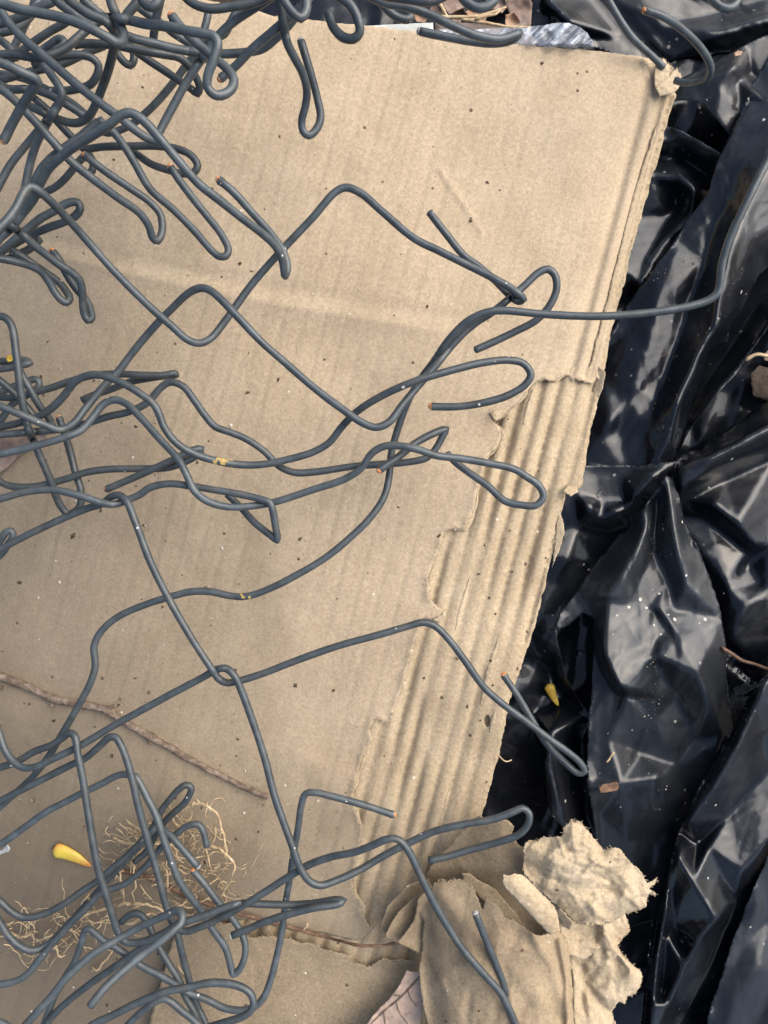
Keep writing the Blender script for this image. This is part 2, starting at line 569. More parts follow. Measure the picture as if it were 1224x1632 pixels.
TEAR = [(956, 604), (950, 601), (943, 612), (930, 607), (917, 603), (909, 606), (905, 597), (893, 600), (882, 607), (868, 604), (857, 606), (850, 611),
        (840, 622), (826, 640), (810, 653), (797, 668), (783, 662), (786, 672), (797, 680), (799, 697), (792, 714), (776, 727), (770, 742), (764, 762), (757, 803), (750, 822), (738, 845),
        (722, 842), (707, 846), (703, 862), (697, 880), (687, 906), (681, 920), (684, 940), (682, 952), (695, 965), (707, 972), (701, 981), (688, 987), (674, 985), (669, 1000), (660, 1022), (650, 1060),
        (637, 1105), (627, 1132), (621, 1152), (610, 1149), (602, 1144), (592, 1147), (588, 1160), (593, 1177), (586, 1190), (578, 1206), (571, 1232), (562, 1262), (569, 1298), (578, 1320), (574, 1344),
        (567, 1372), (561, 1404), (563, 1421), (576, 1438), (577, 1456), (587, 1477), (597, 1480)]
BOTTOM = [(572, 1499), (548, 1496), (513, 1487), (470, 1484), (434, 1476), (400, 1464), (352, 1470), (300, 1492), (262, 1540), (250, 1600), (235, 1720)]
def zliner(X, Y):
    u = X * FX + Y * FY + 4 * fbm(X / 140, Y / 260, 31, 2)
    groove = np.exp(-((np.mod(u, 32.5) - 16) / 3.6) ** 2) - .5 * np.exp(-((np.mod(u, 32.5) - 22) / 5) ** 2)
    z = zc(X, Y) + .45 - .26 * groove * np.clip(.45 + 1.2 * fbm(X / 90, Y / 260, 77, 2), 0, 1) + .035 * flute(X, Y)
    z += .10 * fbm(X / 9, Y / 9, 41, 3)
    u = X * FX + Y * FY
    up = sstep((640 - Y) / 60)
    z += up * (-1.5 * np.exp(-((u - 1032) / 7) ** 2) - .5 * sstep((u - 1030) / 20) - 1.3 * np.exp(-((u - 1059) / 4) ** 2))
    z += up * .9 * np.exp(-((u - 1046) / 8) ** 2)
    d = seg_dist(X, Y, TEAR)
    n = np.clip(.55 + 1.1 * fbm(X / 22, Y / 22, 52, 2), 0, 1.4)
    z += 1.4 * n * np.exp(-d / 8)
    d2 = seg_dist(X, Y, [(700, 270), (735, 320), (768, 372)])
    z += .5 * np.exp(-(d2 / 3.5) ** 2)
    d3 = seg_dist(X, Y, [(1025, 96), (1034, 122)])
    z += 1.0 * np.exp(-(d3 / 4) ** 2)
    d4 = seg_dist(X, Y, [(1040, 152), (1047, 118), (1060, 96)])
    z -= 1.4 * np.exp(-(d4 / 4) ** 2)
    d5 = seg_dist(X, Y, [(560, 1300), (520, 1240), (480, 1220), (400, 1330)])
    z += 1.2 * np.exp(-(d5 / 35) ** 2)
    return z
def zmedium(X, Y):
    A = .28 + 1.5 * np.clip(.42 + 1.5 * fbm(X / 40, Y / 230, 91, 2), 0, 1.2)
    deep = np.exp(-seg_dist(X, Y, TEAR) / 26)
    A = A + .55 * deep
    return zc(X, Y) - A + A * flute(X, Y) + .25 * np.cos((X * FX + Y * FY) * KF * 2.3 + 3 * fbm(X / 60, Y / 300, 95, 2)) * np.clip(fbm(X / 50, Y / 200, 96, 2) + .2, 0, 1) + .12 * fbm(X / 7, Y / 7, 43, 3)

TOPEDGE = [(-260, -70), (300, -6), (345, 3), (412, 18), (441, 27), (470, 29), (520, 35), (582, 41), (664, 50), (743, 61), (804, 70), (870, 75), (948, 81), (1010, 88), (1040, 93)]
card = thing('cardboard_sheet', at(612, 1632, -30))
tag(card, 'large torn sheet of brown corrugated cardboard under the wires', 'cardboard')
# top liner
corner = [(1048, 95), (1058, 93), (1064, 101), (1072, 107), (1075, 116), (1079, 108), (1086, 122), (1083, 134), (1074, 146)]
edgeL = [(1066, 152), (1058, 180), (1050, 213), (1037, 262), (1022, 318), (1008, 365), (996, 405), (982, 455), (972, 500), (964, 545), (958, 585)]
poly = TOPEDGE + corner + edgeL + TEAR + BOTTOM + [(-260, 1720)]
pj = jag(poly, 4, 1.1, 7)
hole_ = jag([(772, 1146), (776, 1139), (781, 1145), (780, 1156), (776, 1159), (772, 1153)], 2, .6, 3)
o = sheet('top_liner', pj, zliner, M['liner'], 4.6, card, .35)
# fluting
edgeR = [(1076, 152), (1062, 190), (1047, 250), (1023, 330), (1003, 400), (987, 470), (972, 525), (963, 575), (957, 600), (948, 650), (935, 702), (925, 776), (914, 782), (905, 775), (899, 783), (894, 812), (886, 850), (872, 905), (853, 985), (832, 1050), (812, 1110), (803, 1150), (796, 1190), (778, 1255), (766, 1300), (752, 1345), (730, 1400), (700, 1450), (690, 1510), (690, 1720)]
cell = [(1064, 150)] + edgeR + [(120, 1720), (280, 1470), (380, 1430), (520, 1420), (540, 1330), (545, 1230), (575, 1130), (640, 1000), (655, 930), (690, 830), (735, 760), (765, 640), (840, 590), (940, 585), (1012, 300)]
o = sheet('fluting', jag(cell, 4, 1.6, 11), zmedium, M['medium'], 4.2, card, .35, holes=[hole_])
# back liner, a few px wider so that its raw edge shows
back = [(-260, -66), (412, 22), (743, 64), (1058, 100)] + [(x + 3, y) for x, y in edgeR[:-1]] + [(700, 1720), (-260, 1720)]
o = sheet('back_liner', jag(back, 5, 1.8, 13), lambda X, Y: zc(X, Y) - 3.1 + .3 * fbm(X / 30, Y / 30, 3, 2), M['torn'], 11, card, .4)
# the frayed corner and the curled scraps along the tear and the right edge
def scrap(poly, zf, mat='torn', seed=1, step=2.5, name='torn_scrap', am=1.2, par=card):
    return sheet(name, jag(poly, 2.2, am, seed), zf, M[mat], step, par, .3)
scrap([(1046, 101), (1055, 96), (1062, 103), (1069, 112), (1065, 124), (1054, 134), (1044, 139), (1043, 118)], lambda X, Y: zc(X, Y) + 2.2 - .02 * (X - 1043) + .5 * fbm(X / 6, Y / 6, 4), seed=5)
scrap([(1046, 139), (1058, 128), (1068, 120), (1076, 112), (1085, 118), (1085, 132), (1078, 144), (1064, 150), (1052, 153)], lambda X, Y: zc(X, Y) + 2.6 - .04 * (X - 1050) + .06 * (Y - 130) + .6 * fbm(X / 7, Y / 7, 9), seed=6)
scrap([(896, 783), (906, 772), (919, 776), (922, 783), (910, 790)], lambda X, Y: zc(X, Y) + .3 + .25 * (Y - 772), seed=8)
scrap([(890, 812), (897, 828), (899, 850), (889, 882), (880, 905), (886, 850)], lambda X, Y: zc(X, Y) - 1.8 + .05 * (X - 880), seed=9)
scrap([(955, 585), (965, 592), (960, 620), (950, 640), (944, 625)], lambda X, Y: zc(X, Y) - .6 + .2 * (X - 950), seed=10)
scrap([(779, 658), (790, 652), (806, 655), (800, 664), (790, 671)], lambda X, Y: zc(X, Y) + 1.6 + .6 * np.sin((X - 779) / 5), seed=12)
scrap([(689, 988), (704, 980), (707, 973), (711, 983), (700, 993)], lambda X, Y: zc(X, Y) + 1.2, seed=14)

# pale fibres where the liner delaminated along the tear
rim = []
for i, (x, y) in enumerate(jag(TEAR + TEAR[::-1], 5, .01, 2)[:-1]):
    rim.append((x, y))
half = len(rim) // 2
o_ = np.clip(3.0 + 5 * vnoise(np.arange(half) / 3.1, np.zeros(half), 77), .6, 8)
band = rim[:half] + [(rim[i][0] + o_[i] * .95, rim[i][1] + o_[i] * .3) for i in range(half - 1, -1, -1)]
sheet('torn_edge', band, lambda X, Y: zliner(X, Y) - .55, M['torn'], 3, card, .15)

# the second ply that continues below the torn crease
def zl1(X, Y):
    z = .62 * zc(X, Y) + .38 * zc(X * 0 + 640., Y) + 1.9 + .25 * fbm(X / 12, Y / 12, 63, 3) + 1.6 * fbm(X / 90, Y / 90, 61, 2)
    z += 2.2 * np.exp(-((X - 672) / 26) ** 2) * sstep((Y - 1500) / 80) - 2.0 * sstep((X - 655) / 30)
    z += 1.2 * np.exp(-(seg_dist(X, Y, L1TOP) / 7)) * np.clip(.5 + fbm(X / 17, Y / 17, 5, 2), 0, 1.5)
    return z
L1TOP = [(295, 1456), (318, 1461), (341, 1464), (356, 1474), (372, 1471), (384, 1487), (400, 1494), (425, 1492), (440, 1494), (463, 1497), (480, 1503), (507, 1505), (510, 1512), (532, 1517), (558, 1524), (563, 1535), (577, 1538), (592, 1541), (602, 1533), (612, 1527), (623, 1531), (640, 1529), (656, 1532), (664, 1537)]
L1 = L1TOP + [(668, 1560), (674, 1600), (684, 1660), (686, 1720), (212, 1720), (236, 1640), (246, 1600), (255, 1572), (264, 1535), (276, 1497), (284, 1476)]
o = sheet('lower_flap', jag(L1, 3.5, 1.3, 19), zl1, M['damp'], 4.5, card, .35)
crack = [(455, 1552), (466, 1560), (470, 1578), (478, 1598), (484, 1620)]

# crushed flap at the lower right: bent back ply, three curled plies, front ply, rolled strip
def zflap_back(X, Y):
    return 3 + 10 * sstep((X - 690) / 120) - 8 * sstep((Y - 1380) / 60) + 1.0 * fbm(X / 40, Y / 40, 71, 3) + .12 * fbm(X / 5, Y / 5, 72, 2)
scrap([(676, 1400), (684, 1386), (697, 1368), (722, 1340), (745, 1313), (757, 1303), (766, 1300), (774, 1305), (786, 1301), (800, 1304), (812, 1309), (820, 1318), (815, 1332), (826, 1346), (838, 1356), (846, 1392), (872, 1440), (880, 1500), (760, 1500), (700, 1440)], zflap_back, 'damp', 21, 4, 'bent_flap', 1.2)
def arc(k):
    def f(X, Y):
        cx, cy = 700 + k * 6, 1500
        r = np.hypot((X - cx), (Y - cy))
        return 2.5 + 4.2 * k + 5.5 * np.exp(-((r - (118 - 16 * k)) / 26) ** 2) + .7 * fbm(X / 20, Y / 20, 73 + k, 3)
    return f
scrap([(606, 1478), (617, 1447), (633, 1430), (648, 1412), (668, 1405), (684, 1402), (690, 1420), (668, 1450), (640, 1500), (610, 1494)], arc(0), 'damp', 22, 3.2, 'curled_ply', 1)
scrap([(614, 1493), (624, 1472), (634, 1456), (652, 1438), (676, 1420), (690, 1412), (686, 1440), (664, 1470), (650, 1500), (632, 1503)], arc(1), 'damp', 23, 3.2, 'curled_ply', 1)
scrap([(634, 1502), (648, 1484), (660, 1468), (664, 1450), (665, 1436), (674, 1424), (684, 1416), (700, 1440), (700, 1500), (668, 1520)], arc(2), 'damp', 24, 3.2, 'curled_ply', 1)
# dark long folds right of the arc
scrap([(735, 1392), (748, 1392), (762, 1402), (790, 1418), (812, 1444), (832, 1470), (850, 1490), (830, 1490), (800, 1462), (766, 1432), (742, 1410)], lambda X, Y: 13 + 1.5 * fbm(X / 30, Y / 30, 79) - .05 * (Y - 1400), 'damp', 26, 3.2, 'curled_ply', 1.2)
def zfront(X, Y):
    z = 18 + 8 * sstep((X - 668) / 130) - 9 * sstep((X - 850) / 75) ** 1.0
    z -= 5 * np.exp(-((X - 676 - .12 * (Y - 1545)) / 22) ** 2)
    z += 3.5 * np.exp(-(seg_dist(X, Y, [(892, 1500), (903, 1560), (905, 1640)]) / 5) ** 2)
    z += 2.2 * np.exp(-(seg_dist(X, Y, [(850, 1490), (880, 1540), (898, 1600)]) / 9) ** 2)
    z += 1.6 * np.exp(-(seg_dist(X, Y, [(700, 1420), (740, 1480), (752, 1560)]) / 16) ** 2)
    z += 1.3 * fbm(X / 45, Y / 70, 81, 3) + .14 * fbm(X / 6, Y / 6, 82, 3)
    z -= 5 * np.exp(-(Y - 1398) / 20)
    z += crumple(X, Y, 83, 14, 44, 1.3, (670, 1400, 920, 1640)) + wrinkles(X, Y, 283, 16, 60, 3.5, 1.0, 1.35, .4, (680, 1400, 915, 1640))
    return z
FRONT = [(668, 1545), (671, 1520), (676, 1470), (668, 1452), (667, 1436), (675, 1424), (690, 1410), (703, 1401), (714, 1405), (722, 1401), (738, 1402), (750, 1408), (757, 1420), (762, 1434), (768, 1450), (774, 1430), (783, 1436), (796, 1444), (806, 1462), (820, 1466), (836, 1479), (846, 1487), (862, 1492), (876, 1488), (892, 1484), (902, 1494), (907, 1515), (912, 1560), (915, 1632), (915, 1720), (690, 1720), (684, 1640), (674, 1600)]
scrap(FRONT, zfront, 'damp', 27, 3.6, 'front_flap', 1.1)
def zroll(X, Y):
    t = ((X - 820) * .62 - (Y - 1400) * -.78)
    s = (X - 845) * .73 - (Y - 1440) * .68
    return 27 + 9 * np.sqrt(np.clip(1 - (s / 34) ** 2, 0, 1)) + .5 * fbm(X / 9, Y / 9, 84, 3)
scrap([(802, 1394), (810, 1396), (820, 1392), (832, 1395), (842, 1402), (862, 1422), (884, 1445), (890, 1466), (893, 1484), (877, 1490), (858, 1472), (834, 1446), (801, 1411)], zroll, 'torn', 28, 2.8, 'rolled_strip', 1.1)

rs_ = random.Random(5)
for k in range(5):      # shreds of liner left standing on the flutes
    yy = rs_.uniform(640, 1330); xl = np.interp(yy, [600, 850, 1000, 1150, 1400], [840, 735, 690, 640, 600]); xr = np.interp(yy, [600, 850, 1050, 1300, 1400], [940, 880, 825, 755, 720])
    xx = rs_.uniform(xl, xr); L = rs_.uniform(30, 130); wd = rs_.uniform(1.5, 4.5)
    up, dn = [], []
    for i in range(9):
        t = i / 8; ww = wd * math.sin(math.pi * (t * .9 + .05)) + .4
        cx_, cy_ = xx - .26 * L * (t - .5), yy + .966 * L * (t - .5)
        up.append((cx_ - ww, cy_)); dn.append((cx_ + ww, cy_))
    scrap(up + dn[::-1], lambda X, Y: zmedium(X, Y) + .14 + .12 * fbm(X / 5, Y / 9, 15), 'torn', 100 + k, 2.6, 'paper_shred', .7)

# the bright crumpled paper torn off the flap
paper = thing('torn_paper', at(930, 1500, 5))
tag(paper, 'pale crumpled wad of torn kraft paper against the black plastic', 'torn paper')
def ztop(X, Y):
    z = facets(X, Y, [[(835, 1372, 22), (837, 1346, 24), (870, 1335, 26), (895, 1334, 29), (913, 1307, 24), (961, 1355, 28), (986, 1352, 25), (1027, 1397, 23), (1048, 1400, 22), (1034, 1420, 22), (1030, 1446, 18), (1000, 1455, 19), (974, 1470, 17), (949, 1472, 25), (917, 1471, 20), (883, 1440, 22), (858, 1420, 24), (835, 1372, 22)],
                      [(880, 1370, 34), (920, 1375, 36), (960, 1380, 34), (990, 1395, 31)], [(945, 1418, 27), (975, 1418, 25), (1005, 1412, 27)], [(950, 1425, 30), (985, 1436, 27), (1000, 1450, 21)], [(905, 1415, 31), (925, 1445, 29), (946, 1440, 31)], [(912, 1330, 33), (945, 1352, 32)]])
    z = 24 + (z - 24) * .5
    z += wrinkles(X, Y, 285, 34, 36, 2.4, 2.0, .25, .7, (840, 1320, 1040, 1470))
    z += crumple(X, Y, 85, 40, 26, 1.5, (830, 1300, 1050, 1475)) + crumple(X, Y, 86, 90, 10, .35, (830, 1300, 1050, 1475)) + .25 * fbm(X / 5, Y / 5, 87, 3)
    return z
T1 = [(837, 1394), (834, 1372), (838, 1346), (848, 1339), (856, 1341), (864, 1334), (876, 1336), (894, 1333), (898, 1319), (905, 1316), (912, 1306), (916, 1312), (923, 1307), (940, 1326), (961, 1354), (974, 1351), (986, 1352), (996, 1366), (1010, 1380), (1027, 1397), (1031, 1408), (1040, 1405), (1048, 1398), (1044, 1408), (1034, 1416), (1046, 1426), (1033, 1426), (1029, 1445), (1010, 1453), (996, 1456), (974, 1470), (958, 1474), (949, 1473), (930, 1474), (917, 1470), (900, 1455), (882, 1439), (858, 1420), (846, 1405)]
scrap(T1, ztop, 'torn', 31, 2.4, 'crumpled_sheet', 2.2, paper)
scrap([(862, 1440), (900, 1440), (950, 1440), (985, 1450), (970, 1500), (930, 1530), (900, 1520), (880, 1480)], lambda X, Y: 15 + 3 * np.exp(-((X - 900) / 20) ** 2) + crumple(X, Y, 92, 30, 14, 1.2, (860, 1430, 990, 1530)), 'torn', 35, 2.8, 'crumpled_sheet', 1.2, paper)
def zcol(X, Y):
    z = facets(X, Y, [[(908, 1486, 10), (925, 1470, 14), (950, 1440, 20), (985, 1440, 18), (1000, 1460, 12), (1004, 1482, 6), (984, 1506, 12), (1010, 1538, 12), (1024, 1556, 9), (1013, 1583, 8), (988, 1600, 9), (976, 1613, 6), (985, 1700, 2)],
                      [(958, 1450, 25), (962, 1485, 24), (985, 1520, 20), (1005, 1548, 18)], [(940, 1475, 8), (948, 1510, 9), (938, 1545, 12)], [(965, 1530, 17), (975, 1560, 13), (965, 1590, 15)], [(985, 1530, 12), (990, 1565, 15), (985, 1590, 12)],
                      [(905, 1500, 8), (914, 1560, 14), (915, 1700, 12)], [(930, 1560, 9), (955, 1600, 7)], [(920, 1510, 6), (928, 1540, 8)], [(945, 1600, 12), (970, 1640, 10)]])
    z = 15 + (z - 15) * .6
    z += wrinkles(X, Y, 288, 34, 42, 2.4, 2.3, 1.2, .6, (905, 1430, 1025, 1630))
    z += crumple(X, Y, 88, 36, 24, 1.8, (900, 1420, 1030, 1650)) + crumple(X, Y, 89, 70, 10, .35, (900, 1420, 1030, 1650)) + .22 * fbm(X / 5, Y / 5, 90, 3)
    return z
T2 = [(908, 1486), (918, 1472), (949, 1460), (953, 1428), (968, 1430), (986, 1440), (996, 1457), (1001, 1470), (1004, 1484), (992, 1496), (984, 1506), (994, 1522), (1010, 1538), (1020, 1546), (1024, 1556), (1020, 1572), (1012, 1584), (1000, 1588), (996, 1600), (986, 1596), (975, 1612), (981, 1632), (990, 1720), (905, 1720), (912, 1600), (909, 1540), (900, 1500)]
scrap(T2, zcol, 'torn', 32, 2.7, 'crumpled_sheet', 1.2, paper)
scrap([(885, 1452), (892, 1448), (912, 1470), (908, 1482), (896, 1476)], lambda X, Y: 24 + .2 * (X - 885), 'torn', 33, 2.2, 'torn_sliver', .6, paper)

# frayed paper fibres along the torn edges
def fray(par, outline, zf, n, l0, l1, seed, closed=False):
    rnd = random.Random(seed)
    Va, Fa = [], []
    m = len(outline)
    C = np.array(outline).mean(0)
    for k in range(n):
        i = rnd.randrange(m if closed else m - 1)
        (x1, y1), (x2, y2) = outline[i], outline[(i + 1) % m]
        t = rnd.random(); x, y = x1 + (x2 - x1) * t, y1 + (y2 - y1) * t
        L = math.hypot(x2 - x1, y2 - y1) + 1e-6
        nx, ny = -(y2 - y1) / L, (x2 - x1) / L
        if not closed:
            nx, ny = -nx, -ny
        elif nx * (x - C[0]) + ny * (y - C[1]) < 0: nx, ny = -nx, -ny
        a_ = rnd.gauss(0, .6); ca, sa = math.cos(a_), math.sin(a_)
        nx, ny = nx * ca - ny * sa, nx * sa + ny * ca
        ln = l0 + (l1 - l0) * rnd.random() ** 2.5; wd = rnd.uniform(.3, .9)
        z = float(zf(np.array([x]), np.array([y]))[0]); up = rnd.uniform(-.2, .7)
        b = len(Va)
        px, py = -ny, nx; kx, ky = rnd.uniform(-.25, .25) * ln * px, rnd.uniform(-.25, .25) * ln * py
        for (u, w_, zz) in ((-1.5, wd, 0), (-1.5, -wd, 0), (ln * .55, -wd * .6, up * .6), (ln * .55, wd * .6, up * .6)):
            q = .55 if u > 0 else 0
            Va.append(at(x + nx * u + px * w_ + kx * q, y + ny * u + py * w_ + ky * q, z + zz))
        Va.append(at(x + nx * ln + kx * 1.6, y + ny * ln + ky * 1.6, z + up))
        Fa += [[b, b + 1, b + 2, b + 3], [b + 3, b + 2, b + 4]]
    o = link('frayed_fibres', Va, Fa, M['torn'], par)
    o['kind'] = 'stuff'
fray(paper, T1, ztop, 170, .8, 6, 1, True)
fray(paper, T2, zcol, 90, .8, 5, 2, True)
fray(card, TEAR, lambda X, Y: zliner(X, Y) - .3, 900, .8, 6, 3)
fray(card, corner, lambda X, Y: zliner(X, Y), 60, .8, 4, 4)
fray(card, edgeR[:-1], lambda X, Y: zmedium(X, Y) - .8, 500, .5, 3, 5)
fray(card, FRONT[4:30], zfront, 160, .6, 4, 6)
fray(card, L1TOP, zl1, 260, .6, 5, 7)

# ------------------------------------------------------------------ black plastic
def film(name, label, poly, ctl, seed, mat='bag', cr=1.0, ang=115, soft=7, step=3.8, jamp=.8, dz=0, group='sheets of black plastic beside the cardboard', parent=None):
    def zf(X, Y):
        box = (X.min(), Y.min(), X.max(), Y.max())
        area = (box[2] - box[0]) * (box[3] - box[1])
        # soften the creases a little: average of four shifted reads
        z = sum(facets(X + dx, Y + dy, ctl) for dx, dy in ((soft, 0), (-soft, 0), (0, soft), (0, -soft), (soft * .5, soft * .5), (-soft * .5, soft * .5), (soft * .5, -soft * .5), (-soft * .5, -soft * .5), (0, 0))) / 9
        wx, wy = X + 16 * fbm(X / 70, Y / 70, seed + 3, 2), Y + 16 * fbm(X / 70, Y / 70, seed + 4, 2)
        z = z + cr * (.5 * crumple(wx, wy, seed, int(area / 9000) + 3, 75, 1.6, box)
                      + wrinkles(wx, wy, seed + 1, int(area / 4200) + 5, 85, 6, 1.15, math.radians(ang), .45, box)
                      + wrinkles(X, Y, seed + 2, int(area / 1400) + 6, 42, 2.4, .50, math.radians(ang), .8, box)
                      + wrinkles(X, Y, seed + 5, int(area / 420) + 6, 14, 1.8, .19, math.radians(ang + 50), 1.5, box))
        return z + dz
    o = sheet(name, jag(poly, 3, jamp, seed), zf, M[mat], step, parent, .06)
    if label: tag(o, label, 'plastic sheet', group)
    return o

BX0, BX1 = 380, 1420
film('plastic_sheet', 'lowest black plastic sheet, dark in the gaps between the other sheets', [(BX0, -260), (BX1, -260), (BX1, 1800), (640, 1800), (700, 1000), (840, 500), (900, 160), (840, 60), (BX0, 60)],
     [[(BX0, -260, -34), (BX1, -260, -34), (BX1, 1800, -40), (640, 1800, -40), (700, 1000, -36), (900, 160, -34), (BX0, 60, -30)], [(870, 0, -20), (905, 36, -14), (880, 38, -22)], [(900, 60, -22), (1000, 70, -26), (1120, 60, -24), (1224, 40, -20)], [(960, 20, -28), (1100, 15, -32)], [(1060, 520, -38), (1000, 900, -34), (900, 1200, -36), (960, 1500, -40)]], 101, cr=1.5, step=6.5)
film('plastic_sheet', 'grey sheened black plastic under the right part of the top edge', [(862, 10), (872, -90), (1420, -90), (1420, 60), (1224, 78), (1150, 84), (1060, 100), (985, 92), (905, 60), (880, 40)],
     [[(862, 10, -20), (872, -90, -16), (1420, -90, -14), (1420, 60, -16), (1224, 78, -22), (1060, 100, -26), (905, 60, -22)], [(870, 0, -14), (906, 34, -10)], [(905, 30, -12), (940, 0, -22), (1000, -40, -18)], [(990, 60, -24), (1060, 40, -20), (1150, 52, -14), (1224, 30, -12)], [(1150, 20, -22), (1224, 0, -20)]], 104, ang=20, cr=.7)
film('plastic_sheet', 'crumpled dusty grey black plastic beside the frayed cardboard corner', [(1010, 118), (1080, 128), (1135, 100), (1190, 70), (1260, 40), (1420, 10), (1420, 330), (1224, 300), (1190, 250), (1165, 218), (1150, 200), (1138, 186), (1122, 167), (1104, 161), (1080, 160), (1040, 170)],
     [[(1010, 118, -10), (1080, 128, -8), (1135, 100, -12), (1190, 70, -8), (1260, 40, -6), (1420, 10, -8), (1420, 330, -10), (1190, 250, -8), (1165, 218, -5), (1138, 186, -3), (1122, 167, -4), (1080, 160, -7), (1040, 170, -10)], [(1172, 104, 5), (1150, 140, 1), (1140, 184, -2)], [(1172, 104, 5), (1185, 130, -3), (1180, 175, -4)], [(1172, 104, 5), (1110, 130, -4)], [(1178, 128, -6), (1194, 118, -12), (1208, 130, -10)], [(1205, 145, 2), (1224, 160, 4)]], 107, 'baggrey', cr=.5, step=3.6)
film('plastic_sheet', 'dark folded plastic in the hollow right of the upper cardboard edge', [(1030, 240), (1060, 199), (1085, 208), (1120, 228), (1150, 246), (1180, 300), (1150, 345), (1110, 390), (1080, 430), (1030, 500), (960, 560), (900, 560), (960, 350)],
     [[(1030, 240, -14), (1060, 199, -10), (1085, 208, -7), (1120, 228, -5), (1150, 246, -3)], [(1075, 222, -10), (1110, 240, -9), (1140, 255, -8)], [(1040, 250, -22), (1090, 258, -24), (1130, 285, -22)], [(1035, 278, -15), (1075, 285, -13), (1105, 300, -8), (1130, 286, -14)], [(1070, 250, -18), (1088, 268, -14)], [(1080, 320, -24), (1060, 360, -22), (1010, 470, -24)], [(1100, 345, -14), (1060, 380, -18), (1020, 440, -16)], [(900, 560, -26), (960, 350, -22), (1150, 345, -20), (1110, 390, -20)], [(990, 430, -16), (1020, 460, -14), (1000, 480, -22)]], 110, ang=25, cr=.8, step=4)
film('plastic_sheet', 'long wet fold of black plastic running up under the single curved wire', [(1300, 20), (1224, 95), (1200, 131), (1176, 189), (1160, 222), (1142, 262), (1135, 285), (1127, 311), (1100, 346), (1075, 384), (1032, 438), (1010, 470), (980, 520), (930, 600), (880, 720), (880, 742), (935, 749), (1000, 751), (1036, 748), (1050, 745), (1072, 735), (1090, 690), (1106, 640), (1117, 612), (1130, 562), (1150, 548), (1160, 545), (1166, 520), (1190, 480), (1208, 440), (1224, 425), (1420, 260), (1420, -20)],
     [[(1300, 20, -6), (1224, 95, -2), (1160, 222, 0), (1127, 311, -2), (1075, 384, -6), (1010, 470, -10), (930, 600, -16), (880, 740, -18), (1000, 751, -12), (1072, 735, -8), (1106, 640, -12), (1150, 548, -10), (1190, 480, -10), (1224, 425, -10), (1420, 260, -12), (1420, -20, -8)],
      [(1250, 180, 9), (1205, 290, 11), (1165, 390, 11), (1150, 460, 10), (1142, 520, 8), (1110, 580, 6), (1086, 630, 5), (1070, 690, 1), (1044, 738, -3)],
      [(1185, 250, 3), (1150, 340, 0), (1120, 420, -3), (1090, 510, -8), (1060, 600, -10), (1030, 680, -8), (1025, 740, -9)],
      [(1200, 380, 6), (1176, 450, 4), (1160, 520, -2), (1130, 560, -6)], [(1075, 400, -4), (1050, 470, -3), (1030, 560, -6), (1002, 640, -10), (960, 700, -12)], [(1040, 430, -6), (1000, 520, -11), (960, 610, -13)], [(930, 680, -15), (972, 672, -8), (985, 684, -13)]], 113, 'bag', ang=115, cr=.75, step=3.5, jamp=1.0)
film('plastic_sheet', 'black plastic fold whose bright crest edges the litter hole at the right', [(1075, 735), (1096, 692), (1122, 655), (1148, 622), (1172, 597), (1190, 570), (1208, 545), (1226, 520), (1420, 360), (1420, 240), (1200, 430), (1120, 560), (1060, 680)],
     [[(1075, 735, -14), (1096, 692, -6), (1122, 655, -3), (1148, 622, -1), (1172, 597, -1), (1208, 545, -1), (1226, 520, 0), (1420, 360, -4), (1420, 240, -20), (1200, 430, -24), (1120, 560, -26), (1060, 680, -24)], [(1105, 675, -8), (1140, 618, -6), (1180, 566, -7), (1210, 528, -6)], [(1100, 660, -18), (1160, 570, -20), (1215, 480, -20)]], 116, ang=130, cr=.35, step=3.6)
film('plastic_sheet', 'thick satin roll of black plastic right of the pointed piece', [(1068, 752), (1098, 720), (1120, 716), (1135, 700), (1160, 688), (1200, 655), (1224, 640), (1420, 560), (1420, 1190), (1224, 1110), (1170, 1110), (1120, 1000), (1100, 900), (1070, 820)],
     [[(1068, 752, -12), (1098, 720, -10), (1120, 716, -12), (1160, 688, -13), (1200, 655, -14), (1224, 640, -14), (1420, 560, -12), (1420, 1190, -20), (1224, 1110, -24), (1120, 1000, -26), (1070, 820, -22)], [(1085, 752, 4), (1130, 728, 8), (1180, 704, 10), (1240, 672, 10), (1420, 600, 8)], [(1082, 780, 0), (1140, 750, 2), (1240, 705, 2), (1420, 640, 0)], [(1090, 800, -16), (1150, 765, -15), (1240, 725, -14)], [(1105, 790, -14), (1140, 806, -5), (1175, 835, -3), (1205, 868, -8)], [(1130, 830, -18), (1190, 880, -16), (1224, 870, -14)], [(1160, 930, -12), (1185, 960, -10), (1160, 1000, -14), (1170, 1020, -12)], [(1190, 900, -20), (1224, 950, -12), (1300, 960, -10)], [(1140, 1040, -20), (1200, 1060, -16), (1224, 1040, -14)]], 119, ang=-25, cr=.8, step=4.5)
film('plastic_sheet', 'satin black plastic between the cardboard edge and the pointed piece', [(840, 735), (935, 741), (1010, 742), (1078, 735), (1062, 775), (1040, 800), (1008, 838), (975, 872), (948, 900), (915, 950), (895, 985), (870, 1015), (810, 1045), (760, 1050), (800, 880)],
     [[(840, 735, -12), (935, 741, -11), (1010, 742, -9), (1078, 735, -4), (1062, 775, -10), (1008, 838, -18), (948, 900, -20), (895, 985, -20), (810, 1045, -20), (760, 1050, -18), (800, 880, -16)], [(918, 788, -10), (938, 806, -5), (955, 830, -10), (970, 850, -18)], [(1046, 756, 0), (1010, 792, -3), (985, 815, -6), (1004, 820, -14)], [(920, 840, -16), (905, 890, -12), (890, 930, -18)], [(990, 760, -11), (960, 800, -12), (1000, 800, -12)]], 122, ang=130, cr=.55, step=4)
